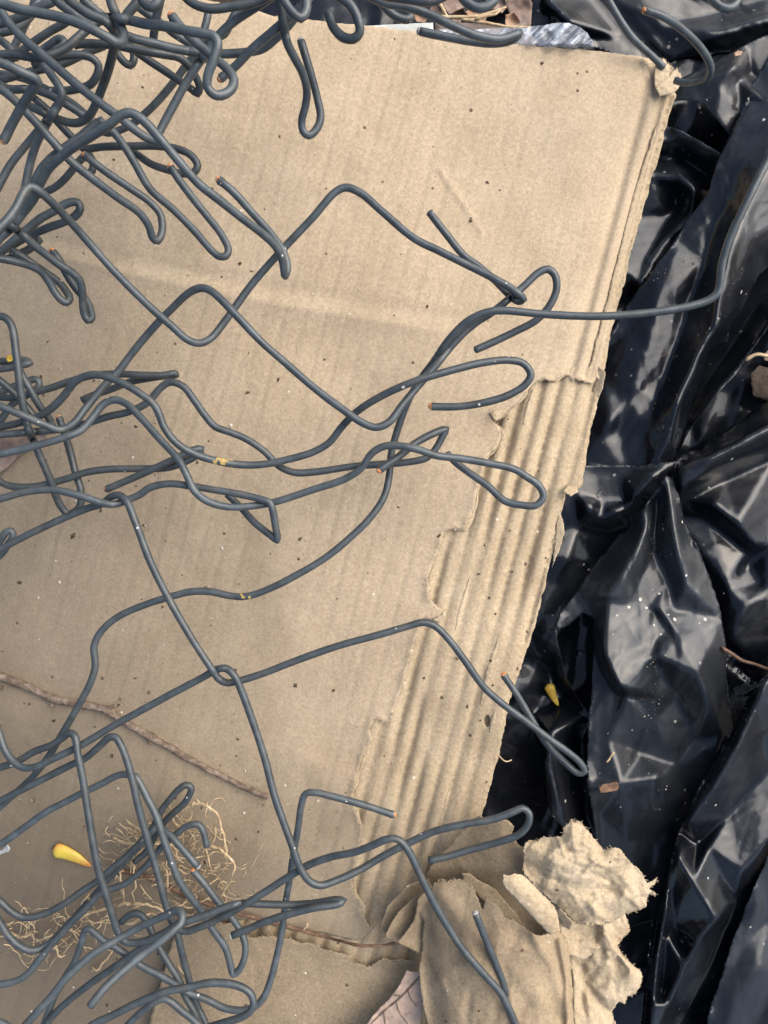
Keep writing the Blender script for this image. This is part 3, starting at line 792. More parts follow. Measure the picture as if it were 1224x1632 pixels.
film('plastic_sheet', 'small dark plastic pieces hanging into the hollow with the yellow leaf', [(840, 1010), (886, 1002), (893, 1040), (900, 1075), (925, 1120), (942, 1142), (960, 1180), (960, 1360), (898, 1320), (880, 1300), (868, 1272), (866, 1222), (872, 1165), (852, 1140), (820, 1110), (790, 1120), (720, 1350), (690, 1300), (800, 1040)],
     [[(840, 1010, -18), (886, 1002, -13), (893, 1040, -14), (900, 1075, -15), (942, 1142, -18), (960, 1180, -16), (960, 1360, -16), (880, 1300, -14), (866, 1222, -12), (872, 1165, -14), (852, 1140, -30), (820, 1110, -24), (790, 1120, -20), (720, 1350, -26), (690, 1300, -26), (800, 1040, -22)], [(880, 1170, -12), (885, 1250, -13), (905, 1320, -16)], [(925, 1180, -28), (935, 1300, -26)], [(800, 1200, -22), (830, 1180, -18), (850, 1220, -26)], [(880, 1070, -32), (900, 1110, -30)]], 125, cr=.8, step=4)
film('plastic_sheet', 'pointed piece of black plastic with a dusty bright facet and serrated edge', [(1061, 757), (1073, 765), (1082, 790), (1092, 830), (1110, 868), (1125, 905), (1140, 945), (1150, 985), (1157, 1030), (1160, 1090), (1168, 1160), (1150, 1210), (1110, 1290), (1090, 1345), (1060, 1460), (1000, 1480), (960, 1400), (946, 1310), (937, 1262), (935, 1210), (938, 1150), (943, 1100), (946, 1050), (944, 986), (930, 976), (907, 995), (889, 1004), (886, 998), (896, 973), (916, 948), (936, 918), (957, 888), (986, 856), (1001, 842), (1004, 822), (1020, 814), (1032, 800), (1050, 778)],
     [[(1061, 757, 2), (1073, 765, 0), (1092, 830, -4), (1125, 905, -5), (1150, 985, -5), (1160, 1090, -6), (1168, 1160, -10), (1110, 1290, -14), (1060, 1460, -18), (960, 1400, -16), (937, 1262, -5), (935, 1210, -9), (943, 1100, -12), (944, 986, -8), (907, 995, -10), (886, 998, -8), (916, 948, -9), (957, 888, -10), (1001, 842, -8), (1004, 822, -8), (1032, 800, -4)],
      [(1062, 762, 5), (1072, 825, 6), (1084, 890, 6), (1094, 930, 4)], [(1026, 815, 1), (1031, 840, 4), (1016, 880, 6), (996, 915, 6), (970, 952, 4)], [(1046, 800, -7), (1040, 870, -7), (1020, 920, -4)],
      [(970, 956, 1), (1003, 962, -1), (1030, 966, -4), (1045, 974, -5), (1068, 1006, -3), (1048, 1024, -1), (1030, 1056, 3), (1003, 1101, 6), (985, 1094, 7), (963, 1046, 5), (970, 956, 1)],
      [(1008, 1108, -6), (985, 1105, -9), (960, 1070, -10), (950, 1040, -10)], [(1050, 972, -1), (1084, 1026, 4), (1112, 1072, 5), (1130, 1120, 2), (1150, 1178, -4)], [(1054, 1026, 2), (1078, 1026, 3)], [(1047, 1046, 4), (1085, 1062, 5), (1108, 1074, 4)], [(1044, 1060, -3), (1046, 1110, -4), (1040, 1150, -8)], [(1000, 1110, -4), (970, 1180, -7), (950, 1240, -8)], [(1075, 1110, -8), (1110, 1180, -10)], [(1020, 1200, -11), (1080, 1220, -10)], [(940, 1258, -4), (990, 1248, -2), (1045, 1240, -3)], [(955, 1300, -12), (1000, 1340, -13), (1050, 1330, -14)], [(1065, 930, -6), (1075, 970, -4)]], 128, 'baggrey', ang=100, soft=5.5, cr=.75, step=3.4, jamp=1.3)
film('plastic_sheet', 'big sheet of black plastic at lower right with a long ridge and a diamond facet', [(1420, 960), (1224, 1070), (1214, 1082), (1192, 1112), (1166, 1168), (1132, 1218), (1102, 1280), (1082, 1325), (1068, 1378), (1055, 1440), (1040, 1470), (1030, 1550), (1020, 1640), (1012, 1760), (1420, 1760)],
     [[(1420, 960, 2), (1224, 1070, 4), (1192, 1112, 0), (1166, 1168, -5), (1132, 1218, -6), (1082, 1325, -8), (1055, 1440, -10), (1030, 1550, -10), (1012, 1760, -10), (1420, 1760, -16)],
      [(1300, 1020, 14), (1218, 1084, 13), (1204, 1120, 13), (1172, 1190, 13), (1135, 1255, 11), (1098, 1305, 8), (1070, 1332, 6)], [(1070, 1332, 6), (1066, 1380, 7), (1058, 1440, 7), (1047, 1520, 7), (1040, 1600, 7), (1036, 1720, 6)], [(1110, 1345, -6), (1160, 1300, -3), (1224, 1230, -4), (1400, 1150, -6)],
      [(1080, 1362, 7), (1105, 1405, 8), (1142, 1466, 9), (1112, 1500, 8), (1090, 1540, 6), (1064, 1600, 5), (1044, 1650, 3)], [(1080, 1362, 7), (1068, 1420, -2), (1072, 1470, -3), (1090, 1500, -4)], [(1130, 1350, 1), (1155, 1400, -2), (1180, 1385, 2), (1175, 1430, -3)], [(1160, 1470, -8), (1130, 1540, -10), (1090, 1620, -12)], [(1060, 1490, -2), (1052, 1580, -4)]], 131, 'bag', ang=118, soft=4.5, cr=.7, step=3.6)
film('plastic_sheet', 'grey black plastic corner with a perforated edge at the bottom right', [(1420, 1220), (1250, 1330), (1224, 1362), (1213, 1388), (1196, 1430), (1180, 1470), (1163, 1512), (1146, 1570), (1131, 1610), (1120, 1660), (1105, 1760), (1420, 1760)],
     [[(1420, 1220, 4), (1250, 1330, 2), (1213, 1388, 1), (1180, 1470, 0), (1146, 1570, -1), (1120, 1660, -2), (1105, 1760, -3), (1420, 1760, 2)], [(1206, 1440, 2), (1190, 1500, -1), (1172, 1580, 2), (1160, 1640, 1)], [(1224, 1460, -2), (1210, 1540, 3), (1200, 1640, -2)], [(1240, 1560, -1), (1230, 1660, 2)]], 134, 'baggrey', ang=112, cr=.5, step=4, jamp=1.5)
# ------------------------------------------------------------------ wires
# label, height in mm above the cardboard plane, traced points "x,y" or "x,y,height", ends (c: rusty cut, s: grey cut, -: rounded or out of frame)
R0 = 1.33
WIRES = [
('grey wire with a sharp peak in the upper middle and a hooked right end', 44, '-20,385,80 0,363,79 15,347,78 28,328,77 38,308,77 47,298,77 60,303,75 80,320,70 120,362,58 180,430,50 240,490,46 272,518,45 300,542,43 318,547,42 335,540,41 360,510,39 400,455,40 450,398,42 500,345,45 530,310,47 543,301,47 554,299,47 575,308,47 610,338 660,380 700,400 740,420 780,440,47 815,460,49 828,470,49 834,477,47 826,480,44 810,468,41 790,448,39 762,424,38 740,408,38 712,374,40 684,338,41', '--'),
('grey wire zigzagging over the middle with a squared bend beside another bend', 42, '-15,640,45 0,647,45 34,661,44 69,676,42 96,685,40 117,675,38 137,650,36 165,616,35 185,596,34 220,551,35 254,512,37 275,491,40 298,469,45 312,461,46 324,459,47 337,464,48 357,482,48 377,503,48 420,548,45 451,575,44 503,620,43 551,656,44 578,674,44 599,681,44 620,673,44 640,647,43 668,613,41 695,582,40 726,544,40 760,513,41 784,498,42 820,469,43 835,456 859,434,46 873,429,47 884,438,46 887,460,44 876,487,43 855,510,41 820,529,40 782,547,39 757,558,38', '--'),
('long grey wire that leaves the cardboard to curve up across the black plastic', 40, '1240,225,64 1224,254,64 1188,326,62 1164,378,59 1151,420,56 1147,455,54 1143,467,53 1130,478,52 1090,490,52 1020,500,51 950,504,50 870,501,49 800,495,49 775,498,49 745,512,47 715,542,43 690,578,37 665,612,32 648,645,28 632,690,25 624,720,24 620,760,25 612,792 590,825,26 560,855,26 520,888,26 470,918,26 430,938,26 395,950,25 370,950,24 335,943,24 305,943,24 268,952,23 220,968,22 185,985,22 160,1008,21 150,1030,21 152,1060,20 145,1086,20 130,1116,19 100,1168,16 81,1200,14 54,1236,12 18,1270,11 0,1286,11 -18,1302,11', '--'),
('grey wire with an open loop whose free end points left above the torn notch', 40, '690,648,c 730,648 770,642 810,630 838,612 846,597 835,580 812,574 770,578 720,590,47 660,608,48 610,630,45 570,655,40 545,680,36 525,705,34 500,720,34 460,732,34 420,740,34 390,741,34 357,737,36 316,726,39 285,709,42 264,685,44 247,647,45 223,627,46 192,609,46 165,599,46 141,598,45 120,608,43 100,633,40 75,656,37 48,669,35 0,681,33 -15,684,33', 'c-'),
('grey wire with a long narrow loop over the torn fluting beside the small torn notch', 36, '-18,728,40 0,724 51,712,40 103,697,40 130,685,38 151,661,36 165,644,35 182,637,35 202,644,36 223,664,37 254,699,37 285,733,36 299,760,36 309,781,36 329,798,35 364,808,33 395,807,32 434,801,32 503,779,33 548,764,34 575,747,35 592,723,38 613,711,40 640,711,41 668,717,41 695,726,40 736,731,38 777,738,38 820,748,38 838,759 859,774 866,791,37 855,805,36 831,805,35 804,798,34 777,774,32 747,753,32 724,735,33 712,722,33', '--'),
('grey wire ending in a bent arrow hook with a copper tip near the middle', 30, '-15,695,37 0,693,36 34,690,35 69,687,33 95,684,32 117,680,31 144,673,31 172,664,31 206,656,31 237,640,32 254,620,33 271,609,34 292,616,34 309,637,33 326,661,33 343,680,33 364,688,32 391,699,31 421,719,30 445,743,30 469,753,30 503,752,30 565,743,31 606,740,31 654,736,31 681,729,31 695,714,30 706,694,30 711,684,31 700,687,34 664,705,34 635,728,36 606,748,38', '-c'),
('grey wire doubled back into a flat hook with a copper tip, left of centre', 22, '-15,750,26 0,767,25 14,774,25 51,776,25 103,764,24 137,753,24 172,748,24 223,747,24 268,745,24 295,736,24 316,724,23 321,715,24 309,717,27 275,733,28 223,757,27 172,779,26', '-c'),
('grey wire whose right end folds back as a narrow triangle left of centre', 34, '-15,797,36 0,795,36 41,784,36 86,781,36 130,791,36 161,801,35 180,804,34 196,800,32 205,796,30 220,790,31 240,777,33 268,771,33 299,774,33 343,781,33 384,788,33 420,797,33 430,801,33 435,815 440,845 442,861,31 431,853,29 405,832,27 385,810,25 362,788,24', '--'),
('grey wire running down from the left edge to a forked end over the black plastic', 34, '-15,885,28 0,876,28 49,850,28 101,826,28 140,810,28 163,803,29 178,791,34 188,789,38 200,796,38 215,830,37 240,896,36 271,958,34 309,1023,33 336,1064,33 347,1080,31 360,1088,28 381,1085,26 420,1073,27 469,1054,28 537,1030,29 606,1011,30 647,999,30 674,992,30 692,997,30 716,1020,30 743,1056,29 771,1095,27 795,1117,26 820,1136,25 850,1158,23 879,1180,22 907,1200,21 925,1216,20 932,1229,19 922,1232,17 900,1215,16 873,1188,16 849,1150,17 825,1109,18 804,1078,19', '-c'),
('grey wire through the lower middle with a rounded loop at its right end over plastic', 28, '-8,1150,24 0,1173,24 9,1197,25 22,1214,26 36,1223,27 54,1223,27 81,1211,27 115,1195,26 144,1179,26 180,1157,26 220,1135,27 275,1105,27 326,1078,28 343,1068,31 359,1065,34 373,1076,34 384,1099,32 398,1136,31 421,1205,30 438,1270,30 465,1346,30 479,1384,30 493,1404,29 510,1411,28 534,1404,26 572,1387,24 613,1363,22 654,1342,22 692,1325,23 743,1313,24 788,1305,25 820,1293,26 833,1288,26 843,1296,26 842,1313,25 827,1330,24 804,1339,22 743,1356,20 709,1366,20 683,1371,20', '--'),
('grey wire with a squared top end standing over the torn edge in the lower middle', 14, '625,1298,20 580,1283,20 540,1272,20 500,1263,20 487,1265,20 480,1285,19 475,1320,17 468,1360,14 462,1400,12 455,1440,11 450,1480,10 442,1520,10 431,1563,11 421,1588,13 409,1602,13 388,1610,12 359,1607,11 330,1593,11 299,1581,11 275,1566,11 254,1554,11 224,1538,11 209,1527,11 183,1509,11 165,1499,11 150,1486,11 143,1481,11 136,1482,11 131,1498,10 125,1517,10 116,1539,9 104,1557,9 86,1591,9 77,1614,9 68,1640,9', 'c-'),
('grey wire bent into a wide closed loop at the bottom edge', 32, '120,1652,32 150,1632,32 180,1618,32 209,1603,31 239,1590,31 269,1579,31 299,1574,31 330,1567,30 359,1567,30 382,1572,30 398,1582,30 404,1596,30 401,1609,31 389,1619,31 367,1627,30 340,1635,28 300,1650,26', '--'),
('grey wire running past the squared bend to a fork at the bottom edge', 26, '0,1276,16 -15,1282,16 0,1276,16 36,1258,18 72,1240,19 115,1218,21 135,1209,22 162,1186,25 174,1175,27 184,1175,28 193,1188,28 203,1214,28 212,1247,28 220,1283,27 230,1320,26 241,1359,25 252,1395,24 263,1437,23 269,1456,22 276,1472,21 286,1482,20 300,1484,21 311,1480,22 332,1472,23 377,1449,24 420,1423,24 462,1396,24 493,1378,26 530,1365,29 565,1358,32 592,1348,35 615,1338,37 632,1337,37 647,1350,36 671,1397,34 688,1432,33 709,1469,32 736,1511,31 771,1552,30 798,1583,29 820,1627,29 827,1648,29 832,1668,28 826,1648,25 818,1612,24 808,1583,25 795,1548,27 777,1504,29 758,1456,32', '-s'),
('grey wire bent into a tall narrow U with a folded tip', 26, '-15,1227,20 0,1223,20 27,1214,20 54,1198,22 81,1188,24 101,1175,27 110,1168,29 119,1173,30 124,1202,30 133,1247,30 140,1292,30 149,1346,30 157,1387,29 170,1428,28 180,1461,27 188,1485,26 197,1499,26 213,1503,26 239,1497,26 263,1486,26 282,1474,27 296,1469,28 332,1457,27 362,1445,25 384,1440,24 420,1441,22 470,1442,21 510,1438,22 535,1434,23 548,1436,24 538,1441,26 500,1447,26 460,1457,25 420,1470,24 395,1481,24 370,1491,24', '-s'),
('grey wire beside the tall U whose foot hooks back to a rusty orange tip', 20, '-15,1354,10 0,1346,10 36,1321,12 72,1295,14 108,1276,15 129,1265,16 162,1249,18 187,1236,20 203,1234,21 216,1238,21 223,1248,21 234,1270,21 248,1298,21 257,1325,21 272,1370,20 284,1401,19 299,1424,17 317,1446,14 340,1483,12 359,1510,11 367,1536,11 372,1553,11 380,1547,11 389,1529,11 391,1507,11 385,1487,10 374,1469,9 365,1457,9 347,1437,8 327,1410,8 309,1389,9', '-c'),
('grey wire rising from the left edge to a thin arched loop above the root tangle', 8, '-12,1428,12 0,1436,12 16,1451,12 33,1461,12 49,1462,12 69,1457,11 98,1443,10 131,1420,8 155,1404,7 180,1382,6 200,1366,5 225,1341,4 243,1320,4 255,1295,5 270,1275,5 284,1259,6 296,1251,6 305,1255,6 300,1271,5 288,1286,4 277,1295,3 263,1309,1 252,1322,0 234,1356,-2 214,1374,-2', '--'),
('low grey wire with a squared hook among the pale roots', 2, '330,1350,0 324,1325,1 316,1314,2 300,1316,2 282,1328,0 262,1345,0 235,1378,0 200,1408,0 160,1424,1 139,1446,2 114,1471,2 92,1495,2 74,1516,2 62,1530,3 45,1551,4 27,1563,5 0,1569,6 -15,1570,6', '--'),
('short grey wire with a plain cut end pointing down into the pale roots', 6, '315,1381,12 290,1352,11 266,1327,9 250,1319,7 228,1342,2 190,1382,0 168,1406,-1 148,1430,-2', 's-'),
('low grey wire curving in a shallow bow under the long pale root', 0, '-14,1448,4 0,1470,3 15,1493,3 30,1507,3 45,1514,3 60,1513,2 76,1505,0 95,1487,-2 118,1463,-4 140,1438,-5', '--'),
('thick raised grey wire from the bottom left doubling back to a rounded tip', 36, '20,1656,44 42,1632,44 64,1608,43 83,1587,42 104,1560,41 126,1539,40 149,1520,38 180,1501,36 200,1490,34 224,1477,33 250,1465,33 268,1457,34 281,1451,37 290,1456,41 289,1470,43 276,1483,44 247,1507,45 224,1524,46 195,1548,49 172,1569,52 157,1586,54 144,1603,56', '--'),
('thin low grey wire running diagonally under the raised wire at bottom left', 14, '65,1652,10 80,1624,10 97,1606,10 119,1587,11 149,1564,13 172,1548,14 198,1530,15 220,1515,16 245,1502,17 268,1490,16', '--'),
('low grey wire with a squared elbow beneath the wide bottom loop', 16, '188,1656,14 205,1632,15 224,1614,16 239,1602,17 252,1594,18 264,1592,18 276,1599,17 291,1612,16 311,1628,15 330,1650,14', '--'),
('grey wire arching under the raised twist and running down to the bottom edge', 10, '193,1470,6 205,1459,7 220,1456,8 232,1466,9 245,1492,10 256,1514,10 270,1537,10 284,1560,10 294,1585,9 308,1610,9 318,1634,9 326,1654,9', '--'),
('grey wire dropping steeply from the twist to the bottom edge over the pale ply', 10, '278,1476,14 284,1492,13 288,1510,12 294,1535,11 300,1555,10 306,1580,8 314,1602,7 328,1632,7 337,1654,7', '--'),
('stub of grey wire just inside the bottom left corner', 30, '-20,1624,30 -4,1629,30 8,1633,30 22,1650,30', '--'),
('grey wire at the left edge with a rounded top and a deep U', 40, '-14,504,44 0,504,44 8,506,44 16,514,44 21,527,44 25,556,44 29,589,43 34,631,41 39,658,39 44,680,36 51,697,34 60,718,32 70,741,30 82,769,27 91,795,22 100,811,20 108,819,19 118,816,19 127,808,20 129,782,21 121,756,22 113,724,22 106,700,21 101,686,20 95,668,20', '-c'),
('short slanted grey wire crossing behind the rounded top at the left edge', 30, '-14,596,36 0,607,36 16,620,35 29,633,34 40,645,32 52,660,30 66,676,28', '--'),
('grey wire slanting down beside the rounded wire at the left edge', 30, '26,578,38 36,600,37 49,622,36 62,645,34 74,661,30 82,674,26 84,688,24', '--'),
('short folded grey wire end poking in beside the yellow fleck at the left edge', 24, '-15,590,24 10,587,24 35,582,24 48,578,24 40,574,21 12,576,20 -15,576,20', '--'),
('grey wire ending in a flat folded tip under the left arches', 20, '-15,633,24 0,633,24 25,634,24 42,629,24 60,624,25 82,618,25 114,607,26 150,598,27 190,596,27 230,598,27 262,598,27 278,595,27 281,597,25 262,599,23 235,603,22 206,609,21 178,620,20 151,629,20 131,638,20', '--'),
('small curled grey wire hook near the left edge below the yellow fleck', 16, '-14,628,18 0,625,18 16,618,18 32,612,17 47,606,16 59,605,16 63,613,15 57,622,14', '--'),
('short dark grey wire slanting at the left edge among the low strands', 10, '-15,679,10 0,671,10 16,648,10 29,638,11 46,628,12', '--'),
('small grey wire hook poking in at the left edge above the long diagonal', 18, '-15,884,16 0,862,19 10,848,20 18,846,20 21,855,19 13,867,17 5,880,15 -10,894,14', '--'),
('grey wire ending in the left one of two teardrop shaped folds', 44, '-15,412,60 0,412,58 25,417,54 49,424,50 65,432,47 77,447,44 88,466,43 98,478,43 106,482,41 111,476,39 104,462,38 92,448,38 75,436,40 52,420,43 35,409,45 19,399,47', '-c'),
('grey wire ending in the right one of two teardrop shaped folds', 42, '8,352,66 25,365,64 41,378,62 57,393,58 74,406,55 92,420,52 114,434,48 126,445,46 131,461,44 132,483,42 134,499,41 140,511,40 146,508,38 144,493,36 137,478,36 124,463,37 111,445,39 101,427,42 93,413,45 85,402,47', '-c'),
('grey wire with a narrow finger loop at the left below the tangle', 52, '-10,412,52 15,390,52 35,372,52 49,361,52 65,348,52 85,337,52 101,327,52 114,322,52 124,323,52 128,333,51 119,345,49 105,353,48 82,361,47 60,370,46 33,383,45 13,394,45 -10,408,45', '--'),
('stub of grey wire bending near the teardrop folds at the left', 40, '64,380,42 52,393,42 40,401,41 25,407,40 8,416,40', '--'),
('thick raised grey wire arching over the tangle to a hairpin above the diamond', 84, '-15,400,62 0,379,63 16,365,64 36,340,65 54,316,67 65,291,70 78,268,74 95,252,77 114,237,80 147,216,84 175,198,88 192,184,89 207,180,89 226,190,88 254,220,86 285,257,83 316,292,79 350,319,74 385,347,68 420,374,61 438,391,57 449,412,53 453,434,49 454,440,46 458,428,43 452,402,45 432,373,50 400,337,55 375,309,59 351,288,62', '-c'),
('dark grey wire running close beside and below the raised arch', 70, '165,192,66 150,200,66 131,216,66 106,234,66 82,252,66 65,271,66 56,288,63 49,304,60 44,318,57', '--'),
('long straight grey wire running diagonally down through the tangle from the left top corner', 76, '-15,-8,76 0,15,76 16,39,76 41,65,76 65,85,76 98,114,76 131,142,76 163,167,75 196,191,74 210,203,73 233,219,71 256,227,68', '--'),
('grey wire with the right one of two slender hooks below the tangle', 44, '60,144,52 80,152,51 100,163,50 118,174,49 136,186,48 150,195,47 165,199,46 178,208,45 196,230,44 213,257,43 240,302,41 275,333,40 309,367,39 340,402,38 350,409,38 360,408,38 364,398,37 353,374,37 329,343,38 302,309,40 285,286,42 273,268,43', '-c'),
('dark grey wire turning back in a small curl inside the slender hooks', 36, '136,238,36 165,234,37 206,233,37 254,233,37 285,238,37 305,248,37 315,264,37 309,275,36 292,277,34 268,271,33 240,261,32 213,242,31 203,236,31', '--'),
('grey wire with the left one of two slender hooks below the tangle', 64, '-15,130,74 0,141,74 17,154,74 45,182,73 82,223,71 113,257,68 148,285,63 189,316,56 223,340,49 237,360,45 244,380,42 251,384,40 258,370,39 256,343,40 240,323,42 206,299,47 165,271,53 137,249,58', '-c'),
('thick raised grey wire with a sharp bend and a copper cut end at the left', 92, '-15,93,94 0,100,94 16,106,94 41,118,93 54,124,92 60,130,90 54,140,88 44,155,85 33,173,82 18,200,78 7,222,75', '-c'),
('thick raised grey wire sweeping from the top left corner to a tight knuckle', 94, '-18,0,96 0,5,96 33,15,96 65,21,96 98,28,96 131,39,96 155,51,96 172,60,95 186,68,94 194,67,92 198,57,90 193,42,89 186,25,88 179,10,88 172,-14,88', '--'),
('grey wire coming down through the knuckle to a wide bow beneath the long diagonal', 70, '100,-10,90 113,2,90 127,13,90 147,25,90 163,31,89 175,41,88 183,53,86 184,66,82 180,84,76 172,114,70 160,147,64 150,172,60 139,188,58 123,196,57 105,194,56 82,186,55 62,176,55 44,168,54 28,164,54', '--'),
('thick raised grey wire with a rounded eye loop near the top', 90, '158,28,84 171,29,86 199,31,90 232,38,92 264,42,93 297,49,94 326,54,95 340,58,95 347,69,95 341,93,94 331,122,92 331,139,91 340,150,90 352,152,89 368,143,87 373,128,86 363,111,85 345,95,84 329,82,84 302,58,84 275,27,84', '-c'),
('grey wire running under the eye loop then bending up to the top edge', 62, '190,52,70 199,56,70 215,62,68 248,70,66 281,78,64 313,83,62 353,86,60 396,83,60 418,78,60 437,64,62 455,46,64 470,28,66 480,10,68 485,-12,68', '--'),
('grey wire ending in a flat pointed hook below the eye loop', 52, '118,72,60 127,70,60 147,70,60 183,72,60 207,77,59 232,82,58 264,87,56 284,91,54 297,101,52 310,119,49 318,139,46 315,149,44 305,142,42 289,131,42 264,114,43 232,93,45 219,83,46 206,72,47', '--'),
('straight grey wire from the top edge slanting down left behind the eye loop', 56, '445,-14,70 422,2,69 403,14,68 373,34,67 350,55,66 338,72,64 326,88,62 313,106,60 297,131,58 281,160,57 262,195,56 251,216,55', '--'),
('low thin grey wire slanting from behind the eye loop to a hidden curl', 30, '382,8,44 370,30,42 358,54,40 340,62,38 322,74,36 307,92,34 294,108,33 281,126,32 264,147,31 248,165,30 228,184,29 210,198,28 192,207,28 172,212,28 158,208,28', '--'),
('short low grey wire hanging below the arch at the top edge', 40, '333,10,46 330,30,44 325,48,42 318,66,40', '--'),
('grey wire sagging in a shallow arch along the top edge', 72, '288,-14,72 300,0,72 315,9,72 337,14,72 373,10,72 405,4,72 440,-12,72', '--'),
('straight raised grey wire from the top edge to a cut end by the eye loop', 66, '500,-16,74 491,-2,74 472,18,73 435,50,70 400,80,66 377,104,62 353,124,58', '-c'),
('grey wire hanging from the top edge in a long narrow teardrop loop', 56, '445,-15,78 448,10,76 451,34,73 458,69,69 471,95,65 482,116,61 489,144,55 487,168,51 481,192,48 483,209,46 492,216,45 505,205,45 511,186,46 507,162,48 499,130,52 489,96,56 480,66,59', '-s'),
('short thick grey wire twisted over the top of the long teardrop loop', 72, '446,-14,80 456,6,80 468,22,80 479,29,79 487,20,78 489,-8,78', '--'),
('thick raised grey hook curling over the top edge of the cardboard', 90, '522,-14,92 545,-3,92 560,10,92 570,30,91 573,52,90 563,62,88 546,59,86 531,43,84 523,20,82', '--'),
('grey wire folded into a long flat hook along the top edge by the white card', 60, '586,-8,66 615,5,66 650,11,65 690,26,64 723,42,63 760,57,61 795,63,60 815,58,60 828,53,60 822,60,58 805,67,56 779,69,54 746,65,54 697,56,54 669,50,54', '-s'),
('short grey wire stub at the top edge left of the white card', 58, '597,-14,60 606,2,60 618,16,59 634,28,58 650,31,57 656,25,56', '--'),
('grey wire crossing along the very top edge over the leaf litter', 70, '590,-14,72 620,-5,72 650,-1,72 685,3,72 712,-8,72', '--'),
('thick grey wire loop dipping in from the top edge over the leaf litter', 84, '728,-18,86 742,2,86 758,12,86 775,11,86 790,-2,86 796,-18,86', '--'),
('grey wire slanting from the top edge under the frayed cardboard corner', 6, '955,-22,16 969,0,14 985,27,11 1005,57,8 1024,76,4 1044,94,-2 1058,108,-8', '--'),
('thick grey wire arc with a rusty cut end ending at the frayed cardboard corner', 30, '1030,17,44 1058,27,43 1085,45,40 1113,72,34 1128,94,28 1133,112,22 1126,126,17 1110,132,12 1094,133,6 1076,128,-2', 'c-'),
('small grey wire loop dipping in at the top right corner', 50, '1128,-14,50 1136,0,50 1147,10,50 1160,14,50 1172,7,50 1177,-10,50', '--'),
('grey wire curving up through the middle of the tangle near the top left', 66, '-15,88,72 25,87,72 60,92,72 85,86,71 105,76,70 122,62,69 135,50,68 150,38,67 165,30,66', '--'),
('short grey wire tip curled up in the tangle beside the long diagonal', 60, '48,96,56 66,82,58 84,69,60 95,62,62 103,67,64 98,76,64 86,82,62', '--'),
('grey wire making a rounded loop under the long diagonal', 48, '52,104,52 72,97,52 92,91,52 110,88,52 131,88,52 147,93,51 157,105,50 155,119,48 145,134,46 127,141,44 101,145,43 65,144,43 41,142,44 16,142,46 -14,128,48', '--'),
('low grey wire passing inside the rounded loop', 38, '0,128,38 28,120,38 60,112,38 92,105,38 114,96,38 140,83,38 165,73,38 182,62,38', '--'),
('low grey wire slanting up to the top edge left of the knuckle', 44, '15,96,40 38,79,41 56,66,42 78,51,44 101,38,46 122,22,48 138,0,50 146,-14,50', '--'),
('grey wire rising along the top left corner under the sweeping wire', 64, '-15,41,60 16,33,62 40,24,63 62,12,64 85,2,64 105,-12,64', '--'),
('short low grey wire at the left edge near the top corner', 50, '-15,52,50 12,50,50 30,43,50 46,28,50 58,10,50 66,-12,50', '--'),
('low grey wire standing steeply near the top left corner', 30, '14,92,30 21,78,31 30,60,32 40,38,34 50,18,36 60,-12,38', '--'),
('short grey wire bowing at the left edge below the corner', 56, '-15,58,56 0,64,56 10,71,55 19,82,54 26,94,53', '--'),
('grey wire kinked at the end of the rounded loop and running down left', 54, '58,90,58 72,106,60 85,124,62 96,141,63 99,154,62 90,172,58 76,195,54 64,216,50 54,240,46 47,265,44 41,293,44 36,320,44 26,346,44', '--'),
('dark grey wire curving away to the left edge beneath the kinked wire', 32, '92,166,36 72,195,34 57,213,33 36,238,32 17,262,32 5,283,32 -10,312,32', '--'),
('grey wire hooking round in a small curl beneath the raised arch', 34, '38,142,44 55,157,43 75,175,41 98,201,38 114,218,36 128,232,34 140,244,33 148,258,32 147,272,31 137,278,30', '--'),
('low grey wire curving from beneath the raised arch towards the left', 22, '135,248,26 122,262,25 108,280,24 90,297,23 70,307,22 55,314,22 38,332,22 20,356,22', '--'),
('grey wire slanting in from the top edge under the sweeping raised wire', 76, '76,-16,80 95,6,80 115,20,79 132,33,78 150,45,76', '--'),
('low dark grey wire sagging along the left edge beneath the sharp bend', 28, '-15,118,28 15,120,29 40,126,30 60,135,31 82,146,31 105,158,30 125,172,30 142,188,30', '--'),
('dark grey wire slanting under the raised loop near the top left', 48, '212,4,56 232,20,55 250,32,54 275,52,52 297,66,50 314,78,48 330,96,46', '--'),
('short dark grey wire standing upright from the top edge', 62, '258,-14,66 253,10,65 249,30,63 246,50,60 243,68,56 238,86,52', '--'),
('grey wire slanting down from the top edge right of the knuckle', 74, '230,-16,78 218,4,78 205,20,77 196,32,76 184,46,74', '--'),
('thick dark grey wire knuckle hanging in from the top edge', 96, '222,-14,98 229,4,98 238,10,98 248,8,98 257,-14,98', '--'),
('small dark grey hook hanging below the tight knuckle', 40, '172,66,44 186,84,43 198,99,42 207,104,41 213,97,40 213,85,40 204,68,40', '--'),
('short dark grey wire behind the wire that drops through the knuckle', 58, '124,-12,62 138,4,61 150,14,60 165,26,58 176,36,56', '--'),
]

